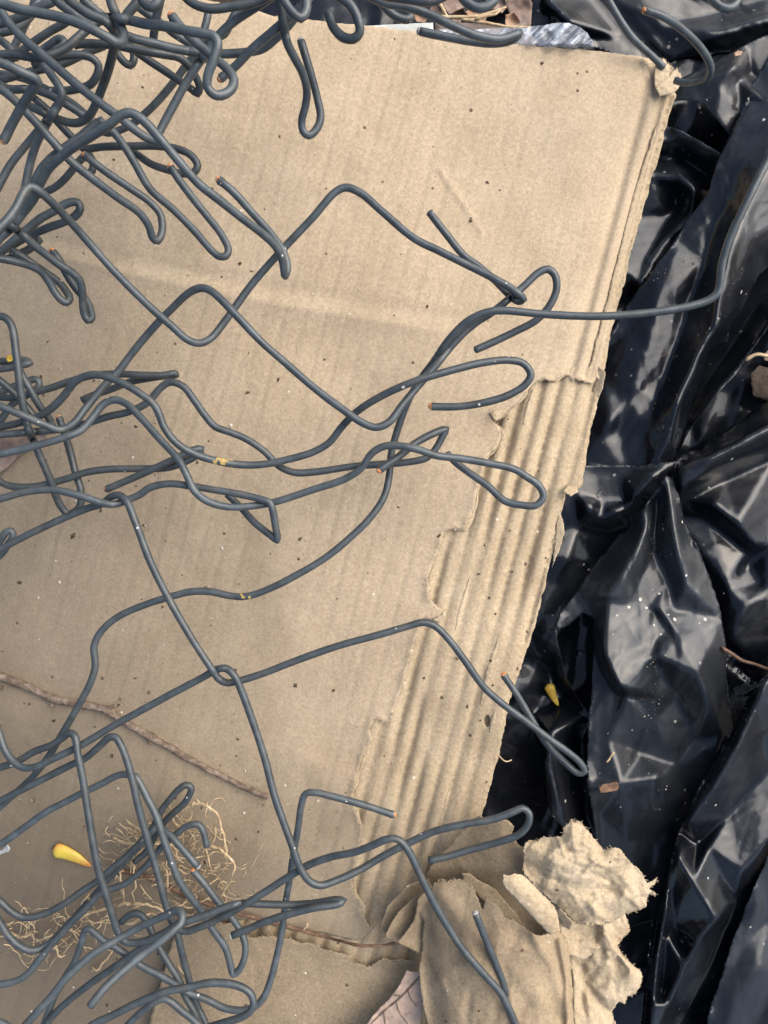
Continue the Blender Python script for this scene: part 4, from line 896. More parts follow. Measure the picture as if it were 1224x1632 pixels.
class Wire: pass
wires = []
for wi, (lab, h, pts, ends) in enumerate(WIRES):
    raw = []
    for p in pts.split():
        q = p.split(',')
        hz = float(q[2]) if len(q) > 2 and q[2] != 'c' else None
        raw.append([float(q[0]), float(q[1]), hz])
    if wi == 12: raw = raw[1:]
    xs = [i for i, r in enumerate(raw) if r[2] is not None]
    if not xs:
        for r in raw: r[2] = h
    else:
        if raw[0][2] is None: raw[0][2] = h
        if raw[-1][2] is None: raw[-1][2] = raw[xs[-1]][2] if len(xs) else h
        xs = [i for i, r in enumerate(raw) if r[2] is not None]
        for i, r in enumerate(raw):
            if r[2] is None: r[2] = float(np.interp(i, xs, [raw[k][2] for k in xs]))
    # wires that leave the frame go on beyond it
    def out(r): return not (-2 < r[0] < 1226 and -2 < r[1] < 1634)
    for endi, nb, ins in ((0, 1, 0), (-1, -2, None)):
        r, q = raw[endi], raw[nb]
        if out(r):
            d = np.array([r[0] - q[0], r[1] - q[1]]); d /= np.linalg.norm(d) + 1e-9
            rr = random.Random(wi * 2 + endi)
            new = [r[0] + d[0] * 70 + rr.uniform(-15, 15), r[1] + d[1] * 70 + rr.uniform(-15, 15), r[2] + rr.uniform(-3, 3)]
            if ins == 0: raw.insert(0, new)
            else: raw.append(new)
    o = Wire(); o.label = lab; o.ends = ends; o.raw = raw
    o.S = spline(raw, 6.0)
    wires.append(o)

# let crossing wires rest on one another: push samples that are closer than a diameter apart along the line of sight
P = np.concatenate([o.S for o in wires])
wid = np.concatenate([np.full(len(o.S), i) for i, o in enumerate(wires)])
sid = np.concatenate([np.arange(len(o.S)) for o in wires])
N = len(P)
dx = P[:, None, 0] - P[None, :, 0]; dy = P[:, None, 1] - P[None, :, 1]
near = (dx * dx + dy * dy) < 15.5 ** 2
same = (wid[:, None] == wid[None, :]) & (np.abs(sid[:, None] - sid[None, :]) < 9)
near &= ~same
I, J = np.where(np.triu(near, 1))
D2 = np.hypot(P[I, 0] - P[J, 0], P[I, 1] - P[J, 1])
sg = np.where(P[I, 2] >= P[J, 2], 1.0, -1.0)
Z0 = P[:, 2].copy(); Z = Z0.copy()
floor = zliner(P[:, 0], P[:, 1])
floor = np.where((P[:, 0] > 780), -100, floor) + R0 + .25
starts = np.cumsum([0] + [len(o.S) for o in wires])
need = 2 * R0 * np.sqrt(np.clip(1 - (D2 / 13.5) ** 2, 0, 1)) * 1.04
for it in range(140):
    dz = (Z[I] - Z[J]) * sg
    c = np.clip(need - dz, 0, 1.2) * .28
    add = np.zeros(N); cnt = np.zeros(N)
    np.add.at(add, I, c * sg); np.add.at(add, J, -c * sg)
    np.add.at(cnt, I, c > 0); np.add.at(cnt, J, c > 0)
    Z += add / np.maximum(1, cnt * .5)
    Z = np.maximum(np.clip(Z, Z0 - 7, Z0 + 7), floor)
    if it < 125:
        for k in range(len(wires)):
            a_, b_ = starts[k], starts[k + 1]
            z = Z[a_:b_]
            if len(z) > 4:
                z[1:-1] = .5 * z[1:-1] + .25 * (z[:-2] + z[2:])
                z[0] = .7 * z[0] + .3 * z[1]; z[-1] = .7 * z[-1] + .3 * z[-2]
        Z += .012 * (Z0 - Z)
for k, o in enumerate(wires): o.S[:, 2] = Z[starts[k]:starts[k + 1]]

SCUFFS = {2: [(388, 950, 13)], 3: [(357, 737, 15)]}
for wi, o in enumerate(wires):
    S = o.S
    path = at_np(S[:, 0], S[:, 1], S[:, 2])
    rs = np.random.RandomState(wi)
    n = len(S)
    rad = R0 / 1000 * (1 + .035 * np.interp(np.arange(n), np.arange(0, n + 8, 4), rs.uniform(-1, 1, len(np.arange(0, n + 8, 4)))))
    V, F = tube(path, rad, 12)
    ob = link('fence_wire', V, F, M['wire'])
    tag(ob, o.label, 'wire', 'strands of grey coated chain link fence wire')
    for ei, ch in enumerate(o.ends):
        if ch == '-': continue
        p, q = (path[0], path[2]) if ei == 0 else (path[-1], path[-3])
        d = (p - q) / np.linalg.norm(p - q)
        L = .0011 if ch == 'c' else .0006
        core = [p + d * .0002, p + d * (.0003 + L * .5), p + d * (.0003 + L)]
        r = R0 / 1000
        V, F = tube(core, [r * .93, r * .86, r * .55], 9, wob=.12, seed=wi)
        V = np.array(V)
        V[9:, 2] += 0
        link('cut_end', V, F, M['rust' if ch == 'c' else 'steel'], ob)
        if ch == 'c':
            # a ragged lip where the coating was nipped
            V, F = tube([p - d * .0008, p - d * .0001, p + d * .0004], [r * 1.05, r * 1.08, r * .98], 11, caps=(False, False), wob=.06, seed=wi + 7)
            V = np.array(V); V[22:] += d * rs.uniform(-.0003, .0006, (len(V) - 22, 1))
            link('torn_coating_lip', V, F, M['wire'], ob)
    for (sx, sy, ln) in SCUFFS.get(wi, []):
        i = int(np.argmin(np.hypot(S[:, 0] - sx, S[:, 1] - sy)))
        k = max(1, int(ln / 5))
        seg = spline(path[max(0, i - k):i + k + 1] * 4000, 2.0) / 4000
        V, F = tube(seg, R0 / 1000 * 1.035, 16, caps=(False, False))
        V = np.array(V)
        m = len(seg)
        keep = []
        for f in F:
            c = V[f].mean(0)
            t = int(f[0] / 16) / m
            ang = noise_v = float(vnoise(np.array([c[0] * 900]), np.array([c[1] * 900 + c[2] * 500]), 5)[0])
            if ang > -.25 + 1.5 * abs(t - .5) ** 1.0 - .2: keep.append(f)
        if keep: link('rust_patch', V, keep, M['scuff'], ob)

# ------------------------------------------------------------------ twigs and roots
def surf(x, y):
    X, Y = np.array([float(x)]), np.array([float(y)])
    return float(zliner(X, Y)[0])
def stick(name, label, cat, pts, r0, r1, mat, seed, knobs=(), parent=None, lift=0, wob=.10, group=None):
    S = spline(pts, 5)
    rs = np.random.RandomState(seed)
    n = len(S)
    S[:, 0] += 1.0 * vnoise(np.arange(n) / 4.0, np.zeros(n), seed)
    S[:, 1] += 1.0 * vnoise(np.arange(n) / 4.0, np.ones(n) * 7, seed)
    rad = np.linspace(r0, r1, n) * (1 + .12 * vnoise(np.arange(n) / 3.0, np.zeros(n), seed + 5))
    for kx, ky, ka in knobs:
        rad *= 1 + ka * np.exp(-(np.hypot(S[:, 0] - kx, S[:, 1] - ky) / 7) ** 2)
    V, F = tube(at_np(S[:, 0], S[:, 1], S[:, 2]), rad * .25 / 1000, 9, wob=wob, seed=seed)
    o = link(name, V, F, M[mat], parent)
    if label: tag(o, label, cat, group)
    return o
def on(pts, h): return [(x, y, surf(x, y) + h) for x, y in pts]
tw = stick('twig', 'grey brown bare twig lying on the cardboard at lower left', 'twig', on([(-90, 1040), (-15, 1072), (0, 1078), (40, 1093), (90, 1115), (135, 1123), (170, 1132), (190, 1146), (240, 1175), (300, 1208), (350, 1235), (395, 1258), (426, 1271)], 1.7), 7.2, 4.3, 'bark', 4, [(84, 1113, .35), (175, 1134, .5), (240, 1175, .35), (130, 1123, .15)])
for b in ([(84, 1114), (82, 1122), (86, 1127)], [(172, 1131), (182, 1125), (186, 1124)], [(240, 1176), (238, 1183), (243, 1186)]):
    stick('bud', None, None, on(b, 2.2), 4.0, 1.5, 'bark', 3, parent=tw)
rt = stick('twig', 'thin reddish twig lying along the torn fold near the bottom', 'twig', on([(178, 1384), (215, 1392), (245, 1403), (290, 1424), (330, 1440), (380, 1455), (420, 1467), (470, 1479), (520, 1494)], 3.0) + [(570, 1506, 3.4), (600, 1507, 4), (625, 1504, 5), (655, 1502, 6.5), (680, 1512, 9)], 4.2, 1.6, 'redbark', 9, [(300, 1428, .3), (490, 1485, .4), (625, 1504, .3)])
stick('side_twig', None, None, [(655, 1502, 6.5), (672, 1500, 9), (684, 1504, 11), (694, 1515, 13)], 1.8, 1.0, 'redbark', 6, parent=rt)
stick('side_twig', None, None, [(680, 1512, 9), (690, 1505, 12), (697, 1500, 14)], 1.5, .9, 'redbark', 7, parent=rt)
stick('side_twig', None, None, on([(484, 1482), (490, 1474), (488, 1470)], 3), 2.0, 1.0, 'root', 8, parent=rt)

ROOTA = [  # the tangled clump
 ('257,1309 273,1299 291,1291 311,1282 329,1284 342,1295 351,1313 357,1334 360,1356 358,1381 345,1399', 14, 2.2),
 ('302,1354 324,1349 340,1348 353,1356 367,1367 374,1383 369,1401 360,1415 352,1432', 12, 2.4),
 ('342,1316 343,1331 338,1345 326,1350', 12, 1.5), ('180,1336 202,1345 216,1345 232,1347 252,1345 261,1356 275,1368', 14, 2.2),
 ('200,1307 212,1316 225,1325 203,1336 186,1350', 13, 1.5), ('180,1318 191,1323 200,1332 210,1344', 10, 1.3),
 ('170,1386 188,1400 193,1415 196,1437', 7, 1.5), ('180,1372 189,1383 193,1401 196,1419 198,1440', 7, 1.5), ('212,1346 213,1383 216,1410 212,1424 214,1438', 9, 1.7),
 ('184,1444 207,1440 234,1442 252,1447 264,1456', 9, 2.4), ('275,1296 277,1311 288,1318 293,1345', 12, 1.4), ('327,1349 333,1370 338,1392', 10, 1.3),
 ('295,1442 309,1426 324,1417 338,1406 350,1398', 9, 1.8), ('266,1412 266,1397 264,1383 255,1374', 8, 1.6), ('300,1400 306,1388 313,1384', 9, 1.2),
 ('248,1362 268,1362 290,1368 318,1366 340,1360', 9, 1.3), ('270,1350 280,1362 288,1372', 8, 1.2), ('238,1310 245,1318 250,1330 243,1342 248,1352', 14, 1.4),
 ('165,1332 180,1329 200,1338', 8, 1.0), ('160,1346 172,1341 190,1344', 8, 1.0), ('172,1318 168,1326 176,1334', 9, .9), ('190,1360 200,1352 214,1346', 8, 1.2),
 ('164,1390 176,1380 184,1371', 6, 1.4), ('222,1410 232,1424 244,1436', 6, 1.1), ('280,1440 300,1448 320,1438 336,1430', 8, 1.4), ('300,1350 306,1344 318,1340', 10, 1.0),
 ('282,1382 290,1390 300,1394', 8, 1.0), ('330,1392 345,1384 352,1376', 8, 1.2), ('368,1360 371,1350', 10, 1.0), ('375,1382 386,1386 392,1380', 8, .9),
 ('276,1440 282,1444 292,1441 296,1432', 9, 1.2), ('310,1410 318,1402 330,1396', 8, 1.1), ('345,1415 352,1405 362,1408', 8, 1.8),
 ('202,1345 208,1355 220,1360 232,1352', 12, 1.2), ('216,1400 224,1390 238,1384', 6, 1.0), ('170,1312 176,1304 182,1300', 9, .8)]
ROOTB = [  # the long root at the left
 ('186,1443 168,1448 142,1457 114,1474 98,1492 88,1502 92,1518 98,1526 104,1522', 8, 2.4), ('134,1459 114,1470 92,1487 70,1497 51,1502', 7, 2.0), ('88,1502 80,1503 76,1499', 7, 2.6),
 ('-20,1492 0,1492 25,1490 39,1493 51,1488 56,1500', 5, 1.8), ('-20,1478 0,1479 10,1482 22,1488 30,1492', 5, 3.2), ('10,1482 14,1474 22,1467', 5, 1.3), ('40,1493 44,1474 44,1470', 5, .9),
 ('42,1469 52,1474 54,1484 51,1490', 5, 1.3), ('70,1497 72,1488 80,1480', 5, .9), ('52,1505 60,1510 70,1509 71,1500', 4, 1.0), ('114,1497 124,1502 132,1508 147,1514', 4, 1.2), ('126,1500 128,1506 134,1510', 4, 1.0),
 ('142,1457 136,1448 142,1440', 6, 1.2), ('138,1452 146,1444 158,1430', 6, 1.3), ('128,1448 134,1436 142,1424', 5, 1.2), ('145,1540 152,1546 158,1544 164,1534 172,1526 180,1514', 3, 1.6), ('195,1474 206,1472 220,1467 232,1460 246,1454', 12, 2.0),
 ('282,1538 290,1548 298,1556 305,1565', 9, 1.2), ('293,1546 299,1543', 9, 1.0), ('36,1463 34,1452 38,1446', 6, .8)]
def roots(name, label, lines, seed, loc, cen, extra):
    t = thing(name, loc)
    tag(t, label, 'roots')
    rnd = random.Random(seed)
    Va, Fa = [], []
    def grow(pts, r, depth, sd):
        S = spline(pts, 4)
        n = len(S)
        if n < 3: return
        S[:, 0] += 1.6 * vnoise(np.arange(n) / 2.2, np.zeros(n), sd); S[:, 1] += 1.6 * vnoise(np.arange(n) / 2.2, np.ones(n) * 3, sd)
        S[:, 2] += .8 * vnoise(np.arange(n) / 3.0, np.ones(n) * 9, sd)
        rad = np.linspace(r, r * .55, n) * (1 + .22 * vnoise(np.arange(n) / 1.7, np.zeros(n), sd + 1))
        V, F = tube(at_np(S[:, 0], S[:, 1], S[:, 2]), rad * .25 / 1000, 6)
        if depth == 0 and r >= 1.4:
            link('root_strand', V, F, M['root'], t)
        else:
            b = len(Va); Va.extend(V); Fa.extend([[q + b for q in f] for f in F])
        if depth < 1:
            for k in range(int(n / 7) + rnd.choice((0, 1))):
                i = rnd.randrange(1, n)
                a = rnd.uniform(0, 6.28); L = rnd.uniform(5, 16) / (1 + depth * .6)
                p = S[i]
                q = [tuple(p)]
                for s in range(3):
                    a += rnd.uniform(-.6, .6)
                    x_, y_ = q[-1][0] + math.cos(a) * L / 3, q[-1][1] + math.sin(a) * L / 3
                    q.append((x_, y_, max(surf(x_, y_) + .4, q[-1][2] + rnd.uniform(-1.5, .8))))
                grow(q, r * rnd.uniform(.35, .6), depth + 1, sd * 7 + k)
    for k, (s, h, r) in enumerate(lines):
        pts = [tuple(map(float, q.split(','))) for q in s.split()]
        m = len(pts)
        pts = [(x, y, surf(x, y) + .5 + h * (.35 + .65 * math.sin(math.pi * (i + .5) / m))) for i, (x, y) in enumerate(pts)]
        grow(pts, r * 1.25, 0, seed + k * 3)
    for k in range(extra):
        cx_, cy_ = rnd.gauss(cen[0], cen[2]), rnd.gauss(cen[1], cen[3])
        a = rnd.uniform(0, 6.28); q = [(cx_, cy_, surf(cx_, cy_) + rnd.uniform(1, 12))]
        for s_ in range(rnd.randint(4, 9)):
            a += rnd.uniform(-.7, .7)
            x_, y_ = q[-1][0] + math.cos(a) * 8, q[-1][1] + math.sin(a) * 8
            q.append((x_, y_, max(surf(x_, y_) + .5, q[-1][2] + rnd.uniform(-2, 1.6))))
        grow(q, rnd.uniform(.55, 1.15), 1, seed * 3 + k)
    o = link('root_hairs', Va, Fa, M['root'], t)
    o['kind'] = 'stuff'
roots('root_tangle', 'tangle of thin pale dry roots caught in the wires at lower left', ROOTA, 200, at(260, 1380, 0), (268, 1372, 52, 40), 62)
roots('dry_root', 'long pale forked root near the left edge below the yellow petal', ROOTB, 300, at(90, 1490, 0), (90, 1486, 55, 18), 30)

# ------------------------------------------------------------------ leaves, petals, chips, crumbs
def leaf(name, label, cat, outline, h, mat, curl=1.0, step=3.5, seed=1, thick=.25, vein=None, group=None, base=None, jamp=.8):
    P_ = np.array(outline); c = P_.mean(0)
    ext = np.hypot(*(P_ - c).T).max()
    def zf(X, Y):
        d = np.hypot(X - c[0], Y - c[1]) / ext
        b = base if base is not None else zliner(X, Y)
        return b + h + curl * (d ** 2) + curl * .35 * fbm(X / 14, Y / 14, seed, 3)
    o = sheet(name, jag(outline, 3, jamp, seed), zf, M[mat], step, None, thick)
    if label: tag(o, label, cat, group)
    if vein is not None:
        S = spline(vein, 4)
        Zs = zf(S[:, 0], S[:, 1]) + .12
        V, F = tube(at_np(S[:, 0], S[:, 1], Zs), np.linspace(1.9, .9, len(S)) * .25 / 1000, 6)
        link('midrib', V, F, M['bark'], o)
    return o
def pinkleaf():
    m, t, b = mat_new('pinkish_dead_leaf')
    v = coords(t)
    c = ramp(t, noise(t, v, 40, 5, .6), [(.34, (.25, .20, .165)), (.48, (.43, .31, .23)), (.62, (.54, .38, .28)), (.75, (.44, .37, .31))])
    vr = noise(t, coords(t, (1, 1, 1), (0, 0, .6)), 260, 5, .7)
    c = mix(t, ramp(t, vr, [(.58, (0, 0, 0)), (.7, (.6, .6, .6))]), c, (.14, .09, .08))
    t.links.new(c, b.inputs['Base Color']); b.inputs['Roughness'].default_value = .75
    t.links.new(bump(t, vr, .0003, .8), b.inputs['Normal'])
    return m
M['pinkleaf'] = pinkleaf()
lf = leaf('dry_leaf', 'pinkish grey dead leaf at the bottom edge beside the crushed flap', 'leaf', [(648, 1547), (657, 1550), (666, 1550), (674, 1548), (681, 1545), (680, 1552), (675, 1564), (676, 1590), (673, 1612), (668, 1635), (655, 1690), (600, 1700), (556, 1690), (572, 1648), (592, 1622), (606, 1606), (620, 1594), (628, 1582), (634, 1575), (642, 1560)], 13, 'pinkleaf', 3.0, 3, 7, vein=[(681, 1546, 0), (664, 1562, 0), (640, 1588, 0), (612, 1612, 0), (588, 1636, 0), (562, 1668, 0)])
for vv in ([(650, 1577, 0), (655, 1592, 0), (664, 1604, 0)], [(632, 1596, 0), (636, 1612, 0), (650, 1632, 0)], [(640, 1588, 0), (628, 1586, 0)], [(612, 1612, 0), (614, 1630, 0), (622, 1655, 0)]):
    S = spline(vv, 4); c_ = np.array([630.0, 1615.0])
    z_ = zliner(S[:, 0], S[:, 1]) + 13 + 3.0 * (np.hypot(S[:, 0] - c_[0], S[:, 1] - c_[1]) / 85) ** 2 + .5
    V, F = tube(at_np(S[:, 0], S[:, 1], z_), .8 * .25 / 1000, 5)
    link('vein', V, F, M['bark'], lf)
def petalmat():
    m, t, b = mat_new('yellow_orange_petal')
    v = coords(t)
    f = noise(t, v, 110, 3, .5)
    c = ramp(t, f, [(.36, (.60, .47, .06)), (.50, (.58, .38, .06)), (.62, (.50, .21, .05))])
    t.links.new(c, b.inputs['Base Color']); b.inputs['Roughness'].default_value = .4
    return m
M['petal'] = petalmat()
def pod(name, label, ax, wmax, h, mat, squash=.55, tipblunt=.5, sides=12):
    S = spline(ax, 3); n = len(S)
    base = surf(S[:, 0].mean(), S[:, 1].mean()) if h is None else h
    t = np.linspace(0, 1, n)
    prof = wmax * np.clip(np.minimum((t + .02) / .12, 1) ** .5 * (1 - t) ** tipblunt, .02, 1)
    V, F = tube(at_np(S[:, 0], S[:, 1], S[:, 2] * 0 + base), prof * .25 / 1000, sides)
    V = np.array(V)
    V[:, 2] = (V[:, 2] - base / 1000) * squash + (base + wmax * .25 * squash) / 1000
    o = link(name, V, F, M[mat])
    tag(o, label, 'petal')
    return o
p_ = pod('petal', 'waxy yellow petal with an orange flush lying at lower left', [(88, 1352, 0), (100, 1354, 0), (118, 1361, 0), (134, 1370, 0), (148, 1378, 0)], 14, None, 'petal', .5, .5)
V, F = tube(np.array(at_np(np.array([89., 87., 85.]), np.array([1352., 1351., 1350.]), np.array([1., 1., 1.]) * (surf(88, 1352) + 1.6))), .0009, 7)
link('stalk_scar', V, F, M['crumb'], p_)
M['leafyellow'] = simple('dull_yellow_leaf', [(.35, (.30, .17, .02)), (.6, (.48, .34, .05))], 120, .5)
pod('petal', 'dull yellow petal lying down in the dark plastic hollow', [(873, 1090, 0), (877, 1100, 0), (883, 1113, 0), (889, 1124, 0)], 10, -26, 'leafyellow', .5, .5)
leaf('leaf_scrap', 'brown dead leaf edge poking in under wires at the left edge', 'leaf', [(-60, 690), (0, 694), (30, 700), (60, 690), (76, 684), (72, 700), (44, 716), (26, 730), (8, 748), (-10, 760), (-60, 770)], 2.5, 'leafbrown', 3, 3.5, 17)
leaf('bark_chip', 'white chip of paper at the left edge above the yellow petal', 'chip', [(-14, 1352), (2, 1356), (12, 1346), (16, 1352), (14, 1358), (0, 1362), (-14, 1362)], .6, 'card', .6, 2.5, 18)
leaf('bark_chip', 'small red brown bark chip on the black plastic at lower right', 'chip', [(955, 1256), (962, 1251), (972, 1249), (983, 1247), (986, 1253), (984, 1259), (970, 1262), (957, 1264)], 2.2, 'redbark', .6, 2, 19, .9, base=-2)
leaf('white_card', 'thin strip of white card behind the top edge of the cardboard', 'card', [(560, 38), (586, 41), (640, 38), (690, 36), (692, 70), (600, 66), (560, 60)], -5, 'card', .5, 8, 20, .5, base=0, jamp=.2)
leaf('brown_card', 'strip of dark brown card behind the top edge beside the white card', 'card', [(693, 36), (740, 36), (800, 40), (846, 46), (858, 90), (760, 84), (693, 70)], -6, 'browncard', .5, 8, 21, .5, base=0, jamp=.5)
LIT = [([(700, 2), (722, -18), (745, -22), (752, -8), (738, 12), (716, 22)], 'leafbrown'), ([(742, 18), (760, 14), (776, 22), (772, 34), (750, 32)], 'leaftan'), ([(800, -12), (836, -22), (848, 4), (846, 40), (826, 44), (812, 20)], 'leafbrown'), ([(690, -2), (704, 6), (712, 30), (698, 34), (684, 20)], 'leafbrown'),
       ([(660, 22), (674, 18), (682, 28), (676, 36), (664, 34)], 'leaftan'), ([(770, -14), (800, -20), (812, 2), (800, 20), (778, 12)], 'leafbrown'), ([(806, 24), (820, 20), (830, 34), (822, 44), (806, 40)], 'leaftan'), ([(720, 20), (738, 12), (744, 26), (732, 36), (720, 34)], 'leafbrown')]
LL = ['brown leaf at the top edge between the flat hook and the dipping loop', 'orange tan leaf scrap under the dipping wire loop at the top', 'large grey brown leaf left of the clear film at the top edge', 'narrow brown leaf standing left in the litter at the top', 'small pinkish leaf scrap just above the white card', 'brown leaf behind the dipping wire loop at the top edge', 'pale brown leaf scrap just left of the clear film', 'small brown leaf under the pale twigs at the top']
for k, ((poly, mt), lb) in enumerate(zip(LIT, LL)):
    leaf('dry_leaf', lb, 'leaf', poly, -13 - (k % 3) * 2.2, mt, 3.5, 3, 30 + k, group='dead leaves in the litter above the cardboard', base=0)
TWG = [([(690, 26, -8), (720, 28, -7), (760, 26, -6), (790, 18, -6), (806, 12, -6)], 'pale twig leaning across the leaf litter at the top edge'), ([(735, 30, -7), (770, 36, -6), (810, 42, -6), (845, 42, -6)], 'long straw coloured stem lying right across the litter to the clear film'), ([(700, 4, -7), (708, 18, -7), (716, 30, -8)], 'short thin twig standing in the litter near the flat hook'), ([(758, 30, -5), (776, 24, -5), (792, 22, -5), (800, 14, -5)], 'forked pale twig in the litter beneath the dipping loop')]
for k, (p, lb) in enumerate(TWG):
    stick('twig', lb, 'twig', p, 3.0, 1.6, 'root', 60 + k, group='twigs in the litter above the cardboard')
film_poly = [(700, 46), (760, 47), (800, 44), (836, 44), (866, 40), (892, 36), (908, 37), (924, 42), (936, 52), (945, 65), (948, 84), (944, 100), (830, 92), (760, 74), (700, 62)]
def zfilm(X, Y):
    return 1.5 + 3 * np.exp(-((X - 900) / 50) ** 2) - 12 * sstep((Y - 70) / 18) - 6 * sstep((840 - X) / 50) + 1.1 * np.sin((X * .8 + Y * .6) / 4.2) * sstep((X - 835) / 20) + .8 * fbm(X / 9, Y / 9, 8, 3)
def filmmat():
    m, t, b = mat_new('clear_film')
    v = coords(t, (1, .07, 1), (0, 0, math.radians(-50)))
    f = noise(t, v, 420, 3, .6)
    b.inputs['Base Color'].default_value = (.9, .92, .95, 1)
    b.inputs['Roughness'].default_value = .15
    b.inputs['IOR'].default_value = 1.5
    r = nd(t, 'MapRange'); r.inputs[1].default_value = .42; r.inputs[2].default_value = .68; r.inputs[3].default_value = .15; r.inputs[4].default_value = .75
    t.links.new(f, r.inputs[0]); t.links.new(r.outputs[0], b.inputs['Alpha'])
    b.inputs['Base Color'].default_value = (.62, .66, .72, 1)
    t.links.new(bump(t, f, .0012, 1), b.inputs['Normal'])
    return m
M['film'] = filmmat()
tag(sheet('clear_film', jag(film_poly, 3, .6, 5), zfilm, M['film'], 2.6, None, .06), 'crinkled clear plastic film sticking out behind the top edge of the cardboard', 'plastic film')
# the litter hole at the right edge
leaf('dry_leaf', 'brown leaf in the litter hole at the right edge', 'leaf', [(1216, 566), (1226, 556), (1300, 520), (1310, 600), (1240, 580), (1218, 574)], -18, 'leafbrown', 3, 4, 50, base=0)
leaf('dry_leaf', 'dark brown leaf below the pale stem in the right litter hole', 'leaf', [(1196, 596), (1210, 582), (1240, 590), (1320, 600), (1320, 660), (1224, 640), (1200, 630)], -20, 'soil', 3, 4, 51, base=0)
stick('twig', 'pale stem in the litter hole at the right edge', 'twig', [(1188, 574, -8), (1206, 565, -6), (1224, 567, -6), (1280, 560, -6)], 3.4, 2.4, 'root', 66)
stick('twig', 'thin red brown stem on the plastic near the right edge', 'twig', [(1150, 1032, -4), (1165, 1042, -2), (1184, 1053, -1), (1206, 1060, 0), (1230, 1068, 2), (1300, 1080, 4)], 3.0, 2.2, 'redbark', 67)
stick('twig', 'short pale curl of stem on the plastic above the bark chip', 'twig', [(966, 1215, -2), (971, 1210, -2), (975, 1204, -2), (979, 1199, -2)], 1.6, 1.2, 'root', 68)
stick('twig', 'tiny bent pale stem in the dark gap below the cardboard edge', 'twig', [(795, 1204, -8), (801, 1210, -8), (808, 1213, -8), (816, 1211, -8)], 1.3, 1.0, 'root', 69)
leaf('leaf_scrap', 'small yellow leaf scrap on a wire at the left edge', 'leaf', [(10, 568), (15, 566), (20, 570), (18, 575), (12, 576)], 26, 'leafyellow', .5, 2, 52, .4, base=0)
leaf('leaf_scrap', 'small tan scrap on the grey plastic near the top right corner', 'leaf', [(1170, 84), (1176, 80), (1184, 82), (1181, 88), (1172, 90)], 3, 'leaftan', .5, 2, 53, .4, base=-1)

# crumbs of soil and wood on the cardboard, grit on the plastic
def crumbs(name, n, boxes, zf, r0, r1, mat, seed, mask=None):
    rnd = random.Random(seed)
    Va, Fa = [], []
    k = 0
    while k < n:
        bx = rnd.choice(boxes)
        x, y = rnd.uniform(bx[0], bx[2]), rnd.uniform(bx[1], bx[3])
        if mask is not None and not inside(np.array([x]), np.array([y]), mask)[0]: continue
        k += 1
        r = (r0 + (r1 - r0) * rnd.random() ** 4) * .25 / 1000
        c = np.array(at(x, y, float(zf(np.array([x]), np.array([y]))[0]) + .15))
        b = len(Va)
        st = rnd.uniform(.6, 1.8); an = rnd.uniform(0, 6.28)
        for (u, v, q) in ((1, 0, 0), (-1, 0, 0), (0, 1, 0), (0, -1, 0), (0, 0, 1), (0, 0, -1)):
            u, v, q = u * st + rnd.uniform(-.4, .4), v + rnd.uniform(-.4, .4), q * .6
            Va.append(c + r * np.array([u * math.cos(an) - v * math.sin(an), u * math.sin(an) + v * math.cos(an), q]))
        for f in ((0, 2, 4), (2, 1, 4), (1, 3, 4), (3, 0, 4), (2, 0, 5), (1, 2, 5), (3, 1, 5), (0, 3, 5)): Fa.append([b + q for q in f])
    o = link(name, Va, Fa, M[mat], smooth=False)
    tag(o, None, None, kind='stuff')
cmask = TOPEDGE + edgeL + TEAR + BOTTOM + [(-100, 1720)]
crumbs('soil_crumbs', 190, [(-20, 30, 900, 1480)], zliner, .7, 3.2, 'crumb', 1, cmask)
crumbs('soil_crumbs', 170, [(-20, 560, 420, 1632)], zliner, .7, 4.2, 'crumb', 2, cmask)
crumbs('pale_crumbs', 130, [(-20, 300, 460, 1600)], zliner, .7, 2.6, 'palecrumb', 3, cmask)
crumbs('soil_crumbs', 60, [(620, 620, 900, 1300)], zmedium, .8, 3, 'crumb', 4, cell)
from mathutils.bvhtree import BVHTree
def bvh_of(names):
    vs, fs = [], []
    for o in bpy.data.objects:
        if o.type == 'MESH' and o.name.split('.')[0] in names:
            b = len(vs)
            l = Vector(o['org'])
            vs += [v.co + l for v in o.data.vertices]
            fs += [[b + q for q in p.vertices] for p in o.data.polygons]
    return BVHTree.FromPolygons(vs, fs)
BV = bvh_of(('plastic_sheet',))
CAM = Vector((0, 0, DIST / 1000))
def on_plastic(x, y):
    d = (Vector(at(x, y, 0)) - CAM).normalized()
    h, nrm, i, dist = BV.ray_cast(CAM, d)
    return h, nrm
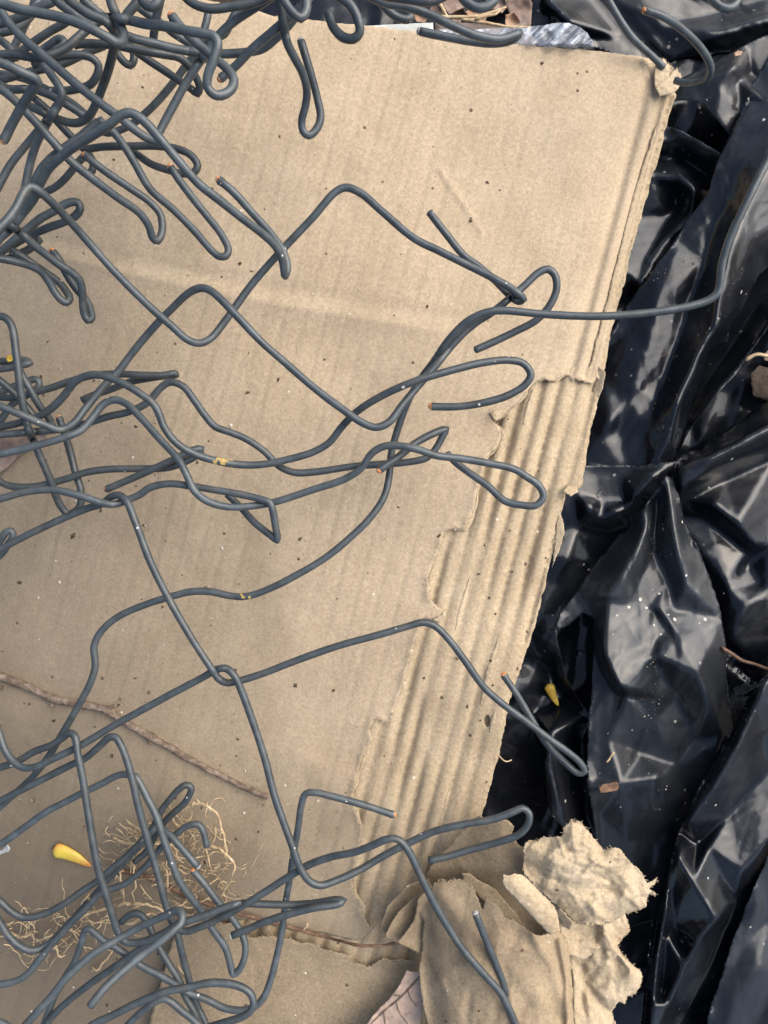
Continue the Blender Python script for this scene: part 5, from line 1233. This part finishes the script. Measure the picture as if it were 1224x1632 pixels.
def grit(name, n, spots_, r0, r1, mat, seed):
    rnd = random.Random(seed)
    Va, Fa = [], []
    for k in range(n):
        cx, cy, sx, sy, an = rnd.choice(spots_)
        u, v = rnd.gauss(0, sx), rnd.gauss(0, sy)
        x, y = cx + u * math.cos(an) - v * math.sin(an), cy + u * math.sin(an) + v * math.cos(an)
        if x < 780 or x > 1240: continue
        h, nrm = on_plastic(x, y)
        if h is None: continue
        if inside(np.array([x]), np.array([y]), EDGE)[0]: continue
        r = (r0 + (r1 - r0) * rnd.random() ** 4) * .25 / 1000
        b = len(Va); st = rnd.uniform(.6, 1.7); a2 = rnd.uniform(0, 6.28)
        for (p, q, w_) in ((1, 0, 0), (-1, 0, 0), (0, 1, 0), (0, -1, 0), (0, 0, .6), (0, 0, -.6)):
            p, q = p * st + rnd.uniform(-.35, .35), q + rnd.uniform(-.35, .35)
            Va.append(np.array(h) + r * np.array([p * math.cos(a2) - q * math.sin(a2), p * math.sin(a2) + q * math.cos(a2), w_ + .2]))
        for f in ((0, 2, 4), (2, 1, 4), (1, 3, 4), (3, 0, 4), (2, 0, 5), (1, 2, 5), (3, 1, 5), (0, 3, 5)): Fa.append([b + q for q in f])
    o = link(name, Va, Fa, M[mat], smooth=False)
    tag(o, None, None, kind='stuff')
EDGE = [(-100, -100), (760, 60)] + corner + edgeR[:-1] + [(690, 1720), (-100, 1720)]
grit('pale_grit', 190, [(1080, 424, 34, 5, -.28), (1040, 868, 16, 22, .3), (1075, 850, 5, 45, -.15), (1090, 1010, 40, 40, 0), (1010, 1190, 45, 45, 0), (1045, 1120, 10, 50, .1), (1150, 200, 40, 40, 0), (1100, 600, 45, 110, .4), (1120, 1280, 60, 120, .5), (1180, 420, 20, 90, .3), (1000, 1250, 40, 25, 0), (1030, 1050, 14, 8, 0), (1100, 900, 120, 300, 0)], .35, 1.6, 'palecrumb', 41)
grit('brown_grit', 130, [(1080, 426, 30, 6, -.28), (1042, 872, 14, 16, .3), (1060, 620, 24, 40, .3), (1030, 1110, 12, 40, 0)], .6, 2.0, 'crumb', 42)
m, t_, b_ = mat_new('water')
b_.inputs['Base Color'].default_value = (1, 1, 1, 1); b_.inputs['Roughness'].default_value = .02; b_.inputs['IOR'].default_value = 1.33; b_.inputs['Transmission Weight'].default_value = 1
M['water'] = m
WLAB = ['large clear water drop on the wet fold of black plastic', 'small water drop on the ridge above the bright facet', 'water drop in the hollow beside the yellow petal', 'oval water drop on the satin plastic beside the cardboard', 'tiny water drop on the upper part of the wet fold']
for k, (x, y, rx, ry) in enumerate([(1051, 682, 9.5, 8), (1003, 907, 4, 4), (925, 1042, 7, 10), (955, 787, 8, 4), (1076, 569, 4, 3.5)]):
    h, nrm = on_plastic(x, y)
    if h is None: continue
    bm = bmesh.new()
    bmesh.ops.create_icosphere(bm, subdivisions=3, radius=1)
    q = nrm if nrm.z > 0 else -nrm
    rot = q.to_track_quat('Z', 'Y').to_matrix()
    for v in bm.verts:
        c = Vector((v.co.x * rx * (1 + .12 * math.sin(3 * v.co.y + k)), v.co.y * ry, max(v.co.z, -.25) * min(rx, ry) * .5)) * .25 / 1000
        v.co = rot @ c + h
    vs = [tuple(v.co) for v in bm.verts]; fs = [[v.index for v in f.verts] for f in bm.faces]
    bm.free()
    tag(link('water_drop', vs, fs, M['water']), WLAB[k], 'water drop')
for o in bpy.data.objects:
    if 'org' in o: del o['org']
